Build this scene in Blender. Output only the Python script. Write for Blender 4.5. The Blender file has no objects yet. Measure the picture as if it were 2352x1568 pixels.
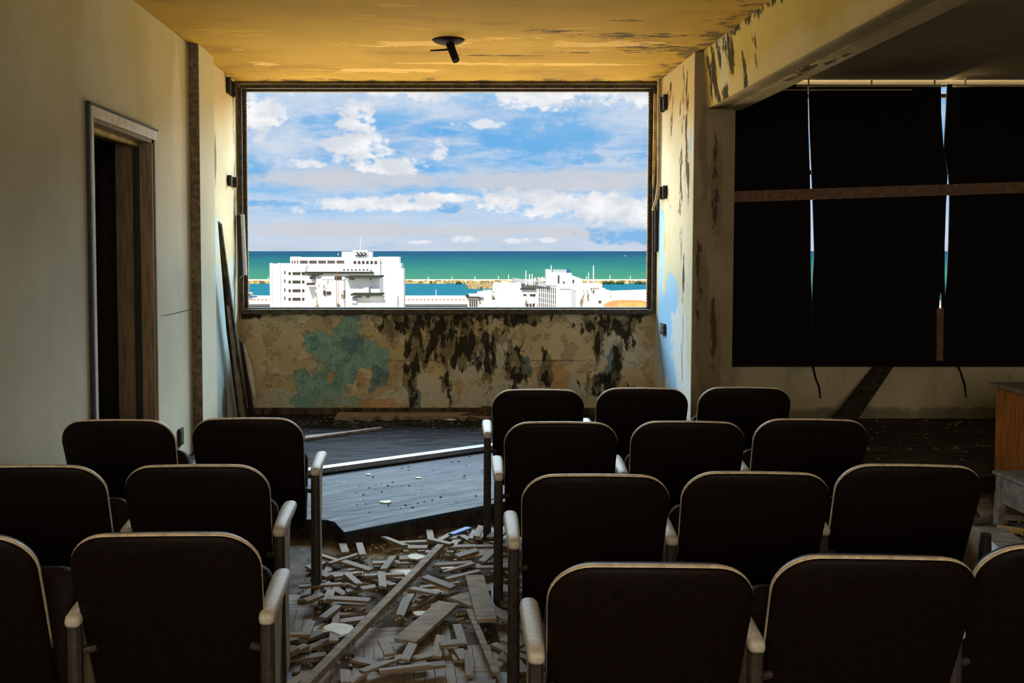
import bpy, math, random
from mathutils import Vector, Matrix, Euler
random.seed(7)
C = bpy.context.scene.collection
SC = bpy.context.scene

# ------------------------------------------------------------------ camera
F, PITCH, PX, YH, CZ = 2100.0, 0.045, 1030.0, 576.0, 1.64      # focal length in px of a 2352 x 1568 frame, eye height in m
YP = YH + F * math.tan(PITCH)
cd = bpy.data.cameras.new('camera'); cam = bpy.data.objects.new('camera', cd); C.objects.link(cam)
cam.location = (0, 0, CZ); cam.rotation_euler = (math.pi / 2 - PITCH, 0, 0)
cd.sensor_width = 36; cd.lens = F / 2352 * 36
cd.shift_x = (1176 - PX) / 2352; cd.shift_y = -(784 - YP) / 2352
cd.clip_start = 0.05; cd.clip_end = 200000
SC.camera = cam
cp, sp = math.cos(PITCH), math.sin(PITCH)
def ray(px, py):
    a = (px - PX) / F; b = (py - YP) / F
    return (a, cp - b * sp, -sp - b * cp)
def atY(px, py, Y):
    d = ray(px, py); t = Y / d[1]; return (d[0] * t, Y, CZ + d[2] * t)
def atZ(px, py, Z):
    d = ray(px, py); t = (Z - CZ) / d[2]; return (d[0] * t, d[1] * t, Z)
def atX(px, py, X):
    d = ray(px, py); t = X / d[0]; return (X, d[1] * t, CZ + d[2] * t)
def lin(r, g, b):
    f = lambda v: (v / 255 / 12.92) if v / 255 <= .04045 else ((v / 255 + .055) / 1.055) ** 2.4
    return (f(r), f(g), f(b), 1)

# ------------------------------------------------------------------ node helper
class NT:
    def __init__(s, tree): s.t = tree; s.n = tree.nodes; s.l = tree.links
    def node(s, typ, **kw):
        n = s.n.new(typ)
        for k, v in kw.items(): setattr(n, k, v)
        return n
    def put(s, sock, v):
        if isinstance(v, bpy.types.NodeSocket): s.l.new(v, sock)
        elif v is not None: sock.default_value = v
    def math(s, op, a, b=None, c=None, clamp=False):
        n = s.node('ShaderNodeMath', operation=op, use_clamp=clamp)
        for i, v in enumerate((a, b, c)):
            if v is not None: s.put(n.inputs[i], v)
        return n.outputs[0]
    def vec(s, op, a, b=None):
        n = s.node('ShaderNodeVectorMath', operation=op)
        s.put(n.inputs[0], a)
        if b is not None: s.put(n.inputs[1], b)
        return n.outputs['Value'] if op in ('DOT_PRODUCT', 'LENGTH') else n.outputs[0]
    def comb(s, x, y, z=0.0):
        n = s.node('ShaderNodeCombineXYZ')
        for i, v in enumerate((x, y, z)): s.put(n.inputs[i], v)
        return n.outputs[0]
    def sep(s, v):
        n = s.node('ShaderNodeSeparateXYZ'); s.put(n.inputs[0], v); return n.outputs
    def noise(s, vec, scale, detail=4, rough=.55, stretch=None):
        if stretch: vec = s.vec('MULTIPLY', vec, stretch)
        n = s.node('ShaderNodeTexNoise'); s.put(n.inputs['Vector'], vec)
        n.inputs['Scale'].default_value = scale; n.inputs['Detail'].default_value = detail; n.inputs['Roughness'].default_value = rough
        return n.outputs['Fac']
    def step(s, v, lo, hi, a=0.0, b=1.0):
        n = s.node('ShaderNodeMapRange', interpolation_type='SMOOTHSTEP')
        for i, x in enumerate((v, lo, hi, a, b)): s.put(n.inputs[i], x)
        return n.outputs[0]
    def mix(s, f, a, b, mode='MIX'):
        n = s.node('ShaderNodeMix', data_type='RGBA', blend_type=mode)
        s.put(n.inputs[0], f); s.put(n.inputs[6], a); s.put(n.inputs[7], b); return n.outputs[2]
    def ramp(s, f, pts):
        n = s.node('ShaderNodeValToRGB'); e = n.color_ramp.elements
        while len(e) < len(pts): e.new(.5)
        for el, (p, c) in zip(e, pts): el.position = p; el.color = c
        s.put(n.inputs[0], f); return n.outputs[0]
    def blobs(s, uv, bl):                                   # 1 inside, falling to 0 on each ellipse's edge and below outside
        m = None
        for cx, cy, rx, ry in bl:
            v = s.vec('MULTIPLY', s.vec('SUBTRACT', uv, (cx, cy, 0)), (1 / rx, 1 / ry, 1))
            d = s.math('SUBTRACT', 1.0, s.vec('DOT_PRODUCT', v, v))
            m = d if m is None else s.math('MAXIMUM', m, d)
        return s.math('MAXIMUM', m, -1.5)

# ------------------------------------------------------------------ world: tropical sky with cumulus
W = bpy.data.worlds.new('world'); SC.world = W; W.use_nodes = True
def build_sky():
    w = NT(W.node_tree); w.n.clear()
    out = w.node('ShaderNodeOutputWorld'); bg = w.node('ShaderNodeBackground')
    w.l.new(bg.outputs[0], out.inputs[0])
    d = w.node('ShaderNodeTexCoord').outputs['Generated']
    x, y, z = w.sep(d)
    az = w.math('ARCTAN2', x, y)
    el = w.math('ARCTANGENT', w.math('DIVIDE', z, w.math('MAXIMUM', w.math('SQRT', w.math('ADD', w.math('MULTIPLY', x, x), w.math('MULTIPLY', y, y))), .02)))
    uv = w.comb(az, el)
    base = w.ramp(w.math('MULTIPLY', el, 2.0), [(0, lin(196, 208, 226)), (.05, lin(190, 212, 236)), (.09, lin(168, 205, 240)), (.16, lin(118, 184, 236)), (.25, lin(105, 174, 232)), (.34, lin(150, 196, 234)), (1, lin(120, 180, 235))])
    n1 = w.noise(uv, 9, 7, .6, (1, 3.6, 1))
    n2 = w.noise(w.vec('ADD', uv, (3.1, 1.7, 0)), 16, 8, .65, (1, 5.5, 1))
    nc = w.noise(w.vec('ADD', uv, (7.3, 2.2, 0)), 26, 8, .62, (1, 1.5, 1))
    nf = w.noise(w.vec('ADD', uv, (1.3, 5.2, 0)), 75, 6, .6, (1, 1.5, 1))
    col = w.mix(w.math('MULTIPLY', w.step(n1, .40, .66), .75), base, lin(206, 216, 232))
    # streaks of stratus
    col = w.mix(w.math('MULTIPLY', w.step(n2, .45, .66), .6), col, lin(208, 219, 236))
    col = w.mix(w.math('MULTIPLY', w.step(w.math('SUBTRACT', 1.0, n2), .55, .68), .32), col, lin(108, 176, 232))
    K = lambda px, py, rx, ry: ((px - 1030) / 2100, (576 - py) / 2100, rx / 2100, ry / 2100)
    e3 = w.math('ADD', w.math('MULTIPLY', w.math('SUBTRACT', nc, .5), 7.0), w.math('MULTIPLY', w.math('SUBTRACT', nf, .5), 4.0))
    def layer(bl, amp, lo, hi):
        return w.step(w.math('ADD', w.blobs(uv, [K(*b) for b in bl]), w.math('MULTIPLY', e3, amp)), lo, hi)
    grey = layer([(1300, 418, 330, 30), (800, 415, 260, 28), (780, 528, 260, 20), (1100, 530, 240, 16), (1310, 535, 120, 14)], .25, -.2, .8)
    col = w.mix(w.math('MULTIPLY', grey, .85), col, lin(207, 209, 216))
    blue = layer([(590, 372, 55, 40), (1250, 315, 190, 50), (1360, 370, 90, 14), (1030, 477, 34, 14), (600, 470, 120, 10), (1420, 540, 110, 26), (930, 265, 60, 18)], .5, .0, .9)
    col = w.mix(w.math('MULTIPLY', blue, .8), col, lin(108, 178, 232))
    big = [(598, 275, 62, 62), (812, 285, 52, 48), (825, 340, 85, 34), (900, 386, 92, 20), (1240, 218, 130, 46), (1430, 212, 130, 50), (960, 205, 130, 38), (690, 195, 150, 36),
           (1325, 470, 190, 34), (1440, 492, 120, 40), (1165, 462, 75, 28), (870, 468, 170, 18), (990, 455, 120, 14)]
    sm = [(1055, 549, 46, 9), (1190, 552, 44, 8), (1260, 552, 26, 6), (960, 556, 34, 5), (690, 486, 22, 12), (700, 380, 48, 13), (1010, 345, 20, 30), (1110, 290, 60, 12)]
    mb = layer(big, .62, -.05, .75)
    haze = layer([(700, 225, 190, 60), (960, 225, 150, 50), (1450, 260, 120, 60), (640, 330, 100, 60)], .35, -.3, 1.2)
    col = w.mix(w.math('MULTIPLY', haze, .6), col, lin(222, 228, 238))
    # cumulus everywhere else in the sky dome
    ncov = w.noise(w.vec('ADD', d, (4, 2, 1)), 3.2, 8, .6, (1, 1, 2.2))
    dome = w.math('MULTIPLY', w.step(ncov, .48, .62), w.step(el, .19, .32))
    mb = w.math('MAXIMUM', mb, dome)
    shade = w.step(w.noise(w.vec('ADD', uv, (9.3, 4.2, 0.0)), 20, 6, .6, (1, 1.8, 1)), .36, .66)
    col = w.mix(mb, col, w.mix(shade, lin(216, 221, 230), lin(252, 252, 253)))
    ms = layer(sm, .8, -.1, 1.0)
    col = w.mix(w.math('MULTIPLY', ms, .85), col, lin(238, 240, 244))
    # below the horizon: far haze
    col = w.mix(w.step(el, -.02, -.001), lin(70, 120, 120), col)
    w.put(bg.inputs[0], col); bg.inputs[1].default_value = 1.0
build_sky()

# ------------------------------------------------------------------ sun, and unseen fill lamps added outside and behind
def lamp(name, typ, loc, target, energy, color, size=None):
    l = bpy.data.lights.new(name, typ); l.energy = energy; l.color = color
    if size: l.shape = 'RECTANGLE'; l.size, l.size_y = size
    o = bpy.data.objects.new(name, l); C.objects.link(o); o.location = loc
    o.rotation_euler = (Vector(target) - Vector(loc)).to_track_quat('-Z', 'Y').to_euler()
    return o
sun = lamp('sun', 'SUN', (0, 0, 60), (22, 75, -4), 7.5, (1, .97, .9)); sun.data.angle = .01
SKY_FILL_E, CITY_FILL_E, REAR_FILL_E = 3200, 1900, 150
lamp('added_sky_fill', 'AREA', (0, 13.2, 6.1), (0, 8.0, 2.6), SKY_FILL_E, (.64, .84, 1), (10, 4.0))  # unseen panel added above the view to brighten floor and lower walls
lamp('added_city_fill', 'AREA', (0, 13.0, -1.4), (0, 8.0, 1.4), CITY_FILL_E, (1, .805, .48), (10, 3.8))  # unseen panel added below the sill line to brighten ceiling and upper walls
lamp('added_rear_fill', 'AREA', (0, -2.6, 2.2), (0, 6, 1.6), REAR_FILL_E, (1, .9, .75), (3.4, 1.4))  # fill lamp added behind the eye to lift the faces turned this way
vs = SC.view_settings
vs.view_transform = 'Standard'; vs.look = 'None'; vs.exposure = 0.0; vs.gamma = 1.0; vs.use_curve_mapping = False

# ------------------------------------------------------------------ mesh helper
class MB:
    def __init__(s): s.v = []; s.f = []
    def add(s, vs, fs):
        o = len(s.v); s.v += [tuple(v) for v in vs]; s.f += [tuple(i + o for i in f) for f in fs]; return s
    def box(s, a, b, m=None):
        (x0, y0, z0), (x1, y1, z1) = a, b
        vs = [(x0, y0, z0), (x1, y0, z0), (x1, y1, z0), (x0, y1, z0), (x0, y0, z1), (x1, y0, z1), (x1, y1, z1), (x0, y1, z1)]
        if m: vs = [m @ Vector(v) for v in vs]
        return s.add(vs, [(0, 3, 2, 1), (4, 5, 6, 7), (0, 1, 5, 4), (1, 2, 6, 5), (2, 3, 7, 6), (3, 0, 4, 7)])
    def prism(s, pts, off):                                 # polygon (3-D points) pushed along off
        n = len(pts); off = Vector(off)
        vs = [tuple(p) for p in pts] + [tuple(Vector(p) + off) for p in pts]
        return s.add(vs, [tuple(range(n))[::-1], tuple(range(n, 2 * n))] + [(i, (i + 1) % n, n + (i + 1) % n, n + i) for i in range(n)])
    def tube(s, pts, r, seg=8, cap=True):
        pts = [Vector(p) for p in pts]; rs = r if isinstance(r, (list, tuple)) else [r] * len(pts)
        vs = []; up = Vector((.13, .31, .94)).normalized()
        for i, p in enumerate(pts):
            t = (pts[min(i + 1, len(pts) - 1)] - pts[max(i - 1, 0)]).normalized()
            a = t.cross(up)
            if a.length < .05: a = t.cross(Vector((1, 0, 0)))
            a.normalize(); b = t.cross(a)
            for k in range(seg):
                q = 2 * math.pi * k / seg; vs.append(p + (a * math.cos(q) + b * math.sin(q)) * rs[i])
        fs = [(i * seg + k, i * seg + (k + 1) % seg, (i + 1) * seg + (k + 1) % seg, (i + 1) * seg + k) for i in range(len(pts) - 1) for k in range(seg)]
        if cap: fs += [tuple(range(seg))[::-1], tuple(range((len(pts) - 1) * seg, len(pts) * seg))]
        return s.add(vs, fs)
    def lathe(s, prof, c=(0, 0, 0), seg=20):
        vs = [(c[0] + r * math.cos(2 * math.pi * k / seg), c[1] + r * math.sin(2 * math.pi * k / seg), c[2] + z) for r, z in prof for k in range(seg)]
        fs = [(i * seg + k, i * seg + (k + 1) % seg, (i + 1) * seg + (k + 1) % seg, (i + 1) * seg + k) for i in range(len(prof) - 1) for k in range(seg)]
        fs += [tuple(range(seg))[::-1], tuple(range((len(prof) - 1) * seg, len(prof) * seg))]
        return s.add(vs, fs)
    def mesh(s, name, m=None, smooth=False):
        me = bpy.data.meshes.new(name); me.from_pydata(s.v, [], s.f); me.validate()
        import bmesh
        bm = bmesh.new(); bm.from_mesh(me); bmesh.ops.recalc_face_normals(bm, faces=bm.faces); bm.to_mesh(me); bm.free()
        if m: me.materials.append(m)
        if smooth:
            for p in me.polygons: p.use_smooth = True
        return me
    def build(s, name, m=None, parent=None, smooth=False, bevel=0, loc=None, rot=None):
        return put(name, s.mesh(name, m, smooth), parent, loc, rot, bevel)
def put(name, me, parent=None, loc=None, rot=None, bevel=0):
    o = bpy.data.objects.new(name, me); C.objects.link(o)
    if parent: o.parent = parent
    if loc: o.location = loc
    if rot: o.rotation_euler = rot
    if bevel:
        b = o.modifiers.new('bevel', 'BEVEL'); b.width = bevel; b.segments = 2; b.limit_method = 'ANGLE'
    return o
def tag(o, label=None, cat=None, group=None, kind=None):
    if label: o['label'] = label
    if cat: o['category'] = cat
    if group: o['group'] = group
    if kind: o['kind'] = kind
    return o
def empty(name, loc=(0, 0, 0), rz=0):
    o = bpy.data.objects.new(name, None); C.objects.link(o); o.location = loc; o.rotation_euler = (0, 0, rz); o.empty_display_size = .1
    return o

# ------------------------------------------------------------------ materials
def new_mat(name):
    m = bpy.data.materials.new(name); m.use_nodes = True; t = NT(m.node_tree)
    return m, t, t.n['Principled BSDF']
def plain(name, c, rough=.7, spec=.3, metal=0, var=.25, scale=30, bump=0, stretch=None):
    m, t, b = new_mat(name)
    p = t.node('ShaderNodeTexCoord').outputs['Object']
    n = t.noise(p, scale, 5, .6, stretch)
    c = tuple(c[:3]); dk = tuple(v * (1 - var) for v in c) + (1,); lt = tuple(min(1, v * (1 + var)) for v in c) + (1,)
    t.put(b.inputs['Base Color'], t.mix(t.step(n, .3, .7), dk, lt))
    b.inputs['Roughness'].default_value = rough; b.inputs['Specular IOR Level'].default_value = spec; b.inputs['Metallic'].default_value = metal
    if bump:
        bn = t.node('ShaderNodeBump'); bn.inputs['Strength'].default_value = bump; bn.inputs['Distance'].default_value = .01
        t.put(bn.inputs['Height'], n); t.put(b.inputs['Normal'], bn.outputs[0])
    return m
def plaster(name, c1, c2, axes, layers=(), scale=3.0, grain=.12, rough=.9, bump=.35, spec=.1):
    """layers: (colour, ellipses in wall coordinates, noise scale, noise stretch, amount, lo, hi, opacity, relief)"""
    m, t, b = new_mat(name)
    pos = t.node('ShaderNodeNewGeometry').outputs['Position']
    s = t.sep(pos); ix = 'XYZ'.index
    uv = t.comb(s[ix(axes[0])], s[ix(axes[1])])
    col = t.mix(t.step(t.noise(pos, scale, 6, .6), .3, .7), c1, c2)
    fine = t.noise(pos, 120, 3, .7)
    height = t.math('MULTIPLY', t.noise(pos, 40, 5, .65), .35)
    for k, (c, bl, ns, st, amp, lo, hi, op, rel) in enumerate(layers):
        n = t.noise(t.vec('ADD', uv, (k * 3.7, k * 1.9, 0)), ns, 7, .62, (st[0], st[1], 1))
        f = t.math('MULTIPLY', t.math('SUBTRACT', n, .5), amp * (2.6 if bl else 1))
        if bl: f = t.math('ADD', t.blobs(uv, bl), f)
        mk = t.step(f, lo, hi)
        if callable(c): c = c(t, pos)
        col = t.mix(t.math('MULTIPLY', mk, op), col, c)
        if rel: height = t.math('ADD', height, t.math('MULTIPLY', mk, rel))
    col = t.mix(1.0, col, t.mix(fine, (1 - grain,) * 3 + (1,), (1 + grain,) * 3 + (1,)), 'MULTIPLY')
    t.put(b.inputs['Base Color'], col)
    b.inputs['Roughness'].default_value = rough; b.inputs['Specular IOR Level'].default_value = spec
    bn = t.node('ShaderNodeBump'); bn.inputs['Strength'].default_value = bump; bn.inputs['Distance'].default_value = .02
    t.put(bn.inputs['Height'], height); t.put(b.inputs['Normal'], bn.outputs[0])
    return m
BX = lambda px: (px - 1030) * .003955
BZ = lambda py: 1.122 - (py - 707) * .00393
def WB(px, py, rx, ry): return (BX(px), BZ(py), rx * .003955, ry * .00393)
M = {}
M['back'] = plaster('stained_back_wall', (.40, .31, .16, 1), (.58, .46, .27, 1), 'XZ', [
    ((.66, .54, .35, 1), [], 3.2, (1, 1), 1, .06, .10, .55, .25),
    ((.30, .23, .13, 1), [], 7.0, (1, 1), 1, .05, .09, .5, -.25),
    ((.50, .48, .36, 1), [WB(1060, 915, 190, 50), WB(1090, 850, 60, 60), WB(1165, 800, 42, 30), WB(1430, 800, 60, 60), WB(1320, 900, 90, 30), WB(640, 925, 90, 30), WB(870, 935, 60, 22)], 3.2, (1, 1), 2.6, .1, .16, .8, .2),
    ((.20, .36, .29, 1), [WB(728, 795, 40, 42), WB(802, 800, 48, 70), WB(770, 870, 75, 60), WB(695, 868, 24, 32), WB(850, 815, 26, 40), WB(745, 925, 90, 20), WB(880, 850, 24, 40)], 3.0, (1, 1), 2.6, .1, .16, .92, -.35),
    ((.11, .24, .20, 1), [WB(728, 795, 34, 36), WB(802, 800, 42, 60), WB(770, 870, 66, 52), WB(695, 868, 20, 26)], 13, (1, .8), 4.0, .75, 1.3, .7, .1),
    ((.33, .36, .25, 1), [WB(790, 920, 70, 26), WB(830, 760, 20, 20), WB(730, 830, 20, 30)], 10, (1, 1), 4.0, .5, .8, .6, .1),
    ((.10, .19, .21, 1), [WB(875, 875, 26, 34), WB(815, 790, 25, 26), WB(1215, 855, 24, 30), WB(950, 915, 16, 20), WB(1400, 850, 26, 60)], 7, (1, .7), 3.0, .2, .4, .85, 0),
    ((.52, .29, .11, 1), [WB(830, 870, 10, 14), WB(758, 868, 9, 16), WB(870, 930, 45, 14), WB(1055, 895, 7, 26), WB(790, 945, 30, 12), WB(1280, 870, 30, 40)], 6, (1, 1), 1.8, .1, .2, .8, .15),
    ((.13, .105, .045, 1), [WB(1000, 742, 130, 34), WB(1050, 785, 115, 66), WB(947, 845, 17, 110), WB(1125, 800, 18, 95), WB(1030, 880, 12, 60), WB(1187, 860, 27, 62), WB(1254, 850, 17, 38), WB(1385, 880, 50, 28), WB(1408, 900, 22, 40), WB(1400, 745, 70, 24), WB(1375, 780, 14, 60), WB(1445, 760, 20, 40), WB(1420, 830, 14, 50), WB(1195, 738, 60, 14), WB(1440, 722, 55, 12), WB(1190, 727, 60, 10), WB(575, 722, 25, 12)], 9, (1, .5), 3.4, .05, .5, .75, .08),
    ((.02, .017, .010, 1), [WB(1000, 742, 130, 34), WB(1050, 785, 115, 66), WB(947, 845, 17, 110), WB(1125, 800, 18, 95), WB(1030, 880, 12, 60), WB(1187, 860, 27, 62), WB(1254, 850, 17, 38), WB(1385, 880, 50, 28), WB(1408, 900, 22, 40), WB(1400, 745, 70, 24), WB(1375, 780, 14, 60), WB(1445, 760, 20, 40), WB(1420, 830, 14, 50), WB(1195, 738, 60, 14), WB(1440, 722, 55, 12), WB(1190, 727, 60, 10), WB(575, 722, 25, 12)], 15, (1, .42), 3.6, .42, .85, .93, .12),
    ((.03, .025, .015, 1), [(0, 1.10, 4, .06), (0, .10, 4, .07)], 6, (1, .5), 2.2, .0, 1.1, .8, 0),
    ((.02, .02, .02, 1), [WB(950, 829, 90, 2.2), WB(1275, 829, 90, 2.2)], 2, (1, 1), .5, .2, .5, .5, 0),
], scale=2.2, grain=.45, bump=1.0)
M['left'] = plaster('left_wall_plaster', (.47, .44, .315, 1), (.57, .54, .40, 1), 'YZ', [
    ((.46, .35, .10, 1), [(5, 3.3, 5, .85)], .9, (1, .4), 1.6, -.2, 1.3, .75, 0),  # warm bounce off the ceiling, painted into the upper wall colour
    ((.70, .60, .42, 1), [(6.45, 2.4, .12, .9), (6.3, 1.9, .1, .5)], 1.6, (1, .3), 1.5, 0, .7, .5, 0),
    ((.36, .31, .22, 1), [], 1.2, (1, .25), 1, .02, .2, .5, 0),
], scale=1.2, grain=.1, bump=.12)
M['leftfar'] = plaster('left_end_wall_plaster', (.50, .455, .30, 1), (.58, .53, .37, 1), 'YZ', [
    ((.52, .36, .14, 1), [(7.5, 3.3, 3, .7)], 1.2, (1, .4), 1.6, -.2, 1.2, .7, 0),  # ceiling's warm bounce put into the colour near the top
    ((.40, .55, .58, 1), [(7.45, 1.78, .16, .2), (7.9, 1.3, .3, .3), (7.6, .8, .4, .7), (7.9, .5, .4, .5)], 3, (1, .6), 2.2, .1, .3, .8, -.2),  # bluish sky light painted into the lower wall colour
    ((.12, .09, .05, 1), [(8.15, 2.4, .05, .7), (8.1, 1.2, .06, .6), (7.75, .35, .12, .35), (7.5, 2.3, .03, .5)], 8, (1, .25), 3.0, .3, .8, .9, .1),
], scale=2, grain=.15, bump=.35)
M['right'] = plaster('right_wall_plaster', (.52, .465, .30, 1), (.60, .54, .37, 1), 'YZ', [
    ((.52, .36, .14, 1), [(7.5, 3.3, 3, .7)], 1.2, (1, .4), 1.6, -.2, 1.2, .7, 0),  # top tinted warm, painting in the light from the ceiling
    ((.62, .66, .66, 1), [(7.5, .5, .9, .9)], 2, (1, .3), 1.2, .1, .6, .7, 0),
    ((.26, .50, .72, 1), [(8.08, 1.5, .16, .55), (7.85, .95, .28, .5), (7.65, .5, .16, .6), (7.62, 1.25, .16, .16), (7.12, 2.45, .05, .14)], 2.6, (1, .7), 1.9, .12, .2, .85, -.3),  # blue paint with sky light mixed into the colour, as in the layer above
    ((.55, .33, .12, 1), [(7.95, 1.72, .03, .1)], 4, (1, .6), 1.2, .1, .3, .8, 0),
    ((.03, .025, .015, 1), [(7.3, 2.75, .10, .45), (7.42, 2.3, .06, .5), (7.22, 2.25, .05, .4), (7.75, 2.9, .06, .3), (7.3, 1.5, .03, .25)], 12, (1, .3), 4.2, .55, .95, .95, -.2),
    ((.12, .10, .08, 1), [(7.35, 1.6, .05, .4), (7.3, .9, .05, .4)], 8, (1, .2), 3, .4, 1, .6, 0),
], scale=2, grain=.15, bump=.45)
M['column'] = plaster('column_plaster', (.23, .18, .105, 1), (.31, .25, .15, 1), 'XZ', [
    ((.17, .13, .075, 1), [(1.95, 1.5, .06, 1.2), (2.05, 2.1, .05, .7), (2.0, .6, .1, .7)], 5, (1, .3), 2.4, .1, .8, .75, 0),
    ((.04, .03, .02, 1), [(2.04, 2.15, .03, .4), (1.93, 1.2, .03, .7), (2.04, .9, .03, .3)], 10, (1, .3), 3.5, .5, 1.0, .8, 0),
], scale=3, grain=.25, bump=.4)
M['beam'] = plaster('beam_plaster', (.46, .345, .085, 1), (.54, .41, .13, 1), 'YZ', [
    ((.62, .52, .30, 1), [(5.5, 2.72, 3, .18)], 2, (1, .5), 1.4, -.2, .9, .6, 0),
    ((.50, .50, .40, 1), [(6.55, 3.0, .15, .25)], 4, (1, .5), 2.0, .1, .2, .6, -.2),
    ((.025, .02, .012, 1), [(6.75, 2.95, .22, .3), (6.4, 3.02, .12, .2), (6.15, 2.85, .05, .2), (5.9, 2.95, .05, .2), (6.6, 2.78, .15, .1), (6.0, 3.14, .9, .05)], 9, (1, .32), 4.2, .55, 1.0, .95, -.2),
], scale=2, grain=.18, bump=.5)
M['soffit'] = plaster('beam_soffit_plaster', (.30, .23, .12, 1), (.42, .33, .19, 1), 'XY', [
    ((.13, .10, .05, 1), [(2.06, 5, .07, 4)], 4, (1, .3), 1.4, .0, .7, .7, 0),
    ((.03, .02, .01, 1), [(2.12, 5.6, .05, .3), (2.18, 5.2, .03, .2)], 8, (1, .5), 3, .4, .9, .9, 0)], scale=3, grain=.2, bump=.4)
M['ceil'] = plaster('ochre_ceiling', (.27, .160, .015, 1), (.345, .210, .024, 1), 'XY', [
    ((.21, .12, .014, 1), [], 1.1, (.6, 1.6), 1, .03, .14, .7, 0),
    ((.42, .265, .05, 1), [], 2.0, (.5, 1.6), 1, .10, .12, .45, .2),
    ((.52, .33, .11, 1), [(-1.52, 7.5, .13, .14), (-1.6, 6.95, .07, .06), (-.55, 7.75, .5, .09), (.0, 7.45, .55, .05), (.9, 7.5, .7, .05), (-.3, 6.75, .4, .1), (.3, 6.6, .3, .05), (1.2, 6.75, .4, .12)], 5, (.6, 1.8), 3.0, .2, .26, .75, -.3),
    ((.03, .018, .006, 1), [(.735, 6.37, .17, .05), (1.15, 6.08, .12, .035), (1.7, 6.1, .05, .03), (.35, 7.15, .35, .03), (.9, 7.05, .25, .025), (1.3, 6.5, .5, .08), (1.5, 6.9, .3, .15), (-.3, 7.1, .06, .03)], 11, (.55, 2.4), 4.2, .55, .9, .9, -.15),
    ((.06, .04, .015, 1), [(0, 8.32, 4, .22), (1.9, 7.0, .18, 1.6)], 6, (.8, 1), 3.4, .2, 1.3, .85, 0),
], scale=1.3, grain=.16, bump=.55)
M['ceil_right'] = plaster('right_room_ceiling', (.40, .31, .18, 1), (.48, .38, .23, 1), 'XY', [], grain=.2, bump=.2)
M['lowwall'] = plaster('right_room_low_wall', (.50, .42, .25, 1), (.62, .53, .34, 1), 'XZ', [
    ((.30, .30, .22, 1), [], 4, (1, .6), 1, .05, .15, .5, 0),
    ((.12, .09, .05, 1), [(3.3, .14, 5, .08)], 4, (1, 1), 1.4, 0, 1, .7, 0)], grain=.35, bump=.5)
M['dark'] = plain('dark_void', (.012, .010, .009), .9, .1)
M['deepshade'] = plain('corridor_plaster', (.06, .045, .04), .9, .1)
M['floor'] = plaster('dusty_screed', (.06, .052, .042, 1), (.16, .14, .115, 1), 'XY', [
    ((.26, .19, .085, 1), [(-.2, 4.95, .6, .2), (.2, 5.2, .4, .15)], 4, (1, 1), 1.5, .0, .6, .8, 0),
    ((.05, .045, .04, 1), [], 9, (1, 1), 1, .08, .2, .7, 0)], scale=8, grain=.4, bump=.9)
M['rightfloor'] = M['floor']
def deck():
    m, t, b = new_mat('weathered_dark_deck')
    p = t.node('ShaderNodeNewGeometry').outputs['Position']
    rot = t.node('ShaderNodeMapping'); rot.inputs['Rotation'].default_value = (0, 0, -.55); t.put(rot.inputs['Vector'], p)
    v = rot.outputs[0]
    n = t.noise(v, 14, 7, .65, (.25, 2.4, 1)); n2 = t.noise(p, 3, 5, .6)
    col = t.mix(t.step(n, .3, .72), (.006, .009, .014, 1), (.034, .047, .066, 1))
    col = t.mix(t.math('MULTIPLY', t.step(n2, .42, .7), .5), col, (.042, .048, .055, 1))
    col = t.mix(t.step(t.noise(p, 30, 3, .5), .73, .75), col, (.4, .37, .3, 1))
    t.put(b.inputs['Base Color'], col)
    t.put(b.inputs['Roughness'], t.step(n, .25, .75, .45, .75)); b.inputs['Specular IOR Level'].default_value = .14
    bn = t.node('ShaderNodeBump'); bn.inputs['Strength'].default_value = .3; bn.inputs['Distance'].default_value = .008
    t.put(bn.inputs['Height'], n); t.put(b.inputs['Normal'], bn.outputs[0])
    return m
M['deck'] = deck()
M['riser'] = plain('dark_riser_wood', (.035, .025, .018), .8, .2, var=.5, scale=20)
M['alu'] = plain('dull_aluminium', (.42, .44, .47), .35, .5, .6, .15)
M['frame'] = plain('blackened_window_frame', (.06, .045, .028), .7, .3, 0, .6, 25, .4)
M['whitetrim'] = plain('old_cream_paint', (.55, .51, .42), .6, .3, 0, .15, 12)
M['blacktrim'] = plain('black_painted_trim', (.02, .017, .014), .6, .3)
M['brownwood'] = plain('brown_lining_wood', (.20, .135, .075), .6, .3, 0, .3, 14, 0, (3, 3, .3))
M['vinyl'] = plain('dark_brown_vinyl', (.006, .0025, .0015), .6, .12, 0, .3, 60, .1)
M['cushion'] = plain('dark_upholstery', (.02, .010, .007), .7, .2, 0, .3, 60, .2)
M['piping'] = plain('tan_edge_piping', (.55, .44, .29), .4, .5, 0, .25, 40)
M['pad'] = plain('worn_bone_plastic', (.45, .40, .30), .5, .4, 0, .14, 60, .1)
M['iron'] = plain('dark_cast_iron', (.03, .022, .017), .55, .4, 0, .4, 30, .2)
M['standard_side'] = plain('tan_standard_veneer', (.30, .24, .15), .6, .3, 0, .35, 25, 0, (1, 1, .2))
M['desk'] = plain('orange_desk_veneer', (.42, .17, .045), .5, .4, 0, .35, 16, 0, (3, 3, .25))
M['greywood'] = plain('grey_old_wood', (.20, .175, .15), .75, .2, 0, .35, 18, .3)
M['paleplank'] = plain('pale_painted_plank', (.55, .56, .56), .6, .3, 0, .2, 14)
M['blackboard'] = plain('blackout_board', (.006, .005, .005), .8, .15, 0, .3, 20)
M['batten'] = plain('raw_batten', (.20, .11, .065), .8, .2, 0, .3, 20)
M['rail'] = plain('ivory_rail', (.62, .52, .32), .5, .3, 0, .1)
M['paper'] = plain('scrap_paper', (.66, .64, .54), .8, .2, 0, .12, 20)
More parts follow.
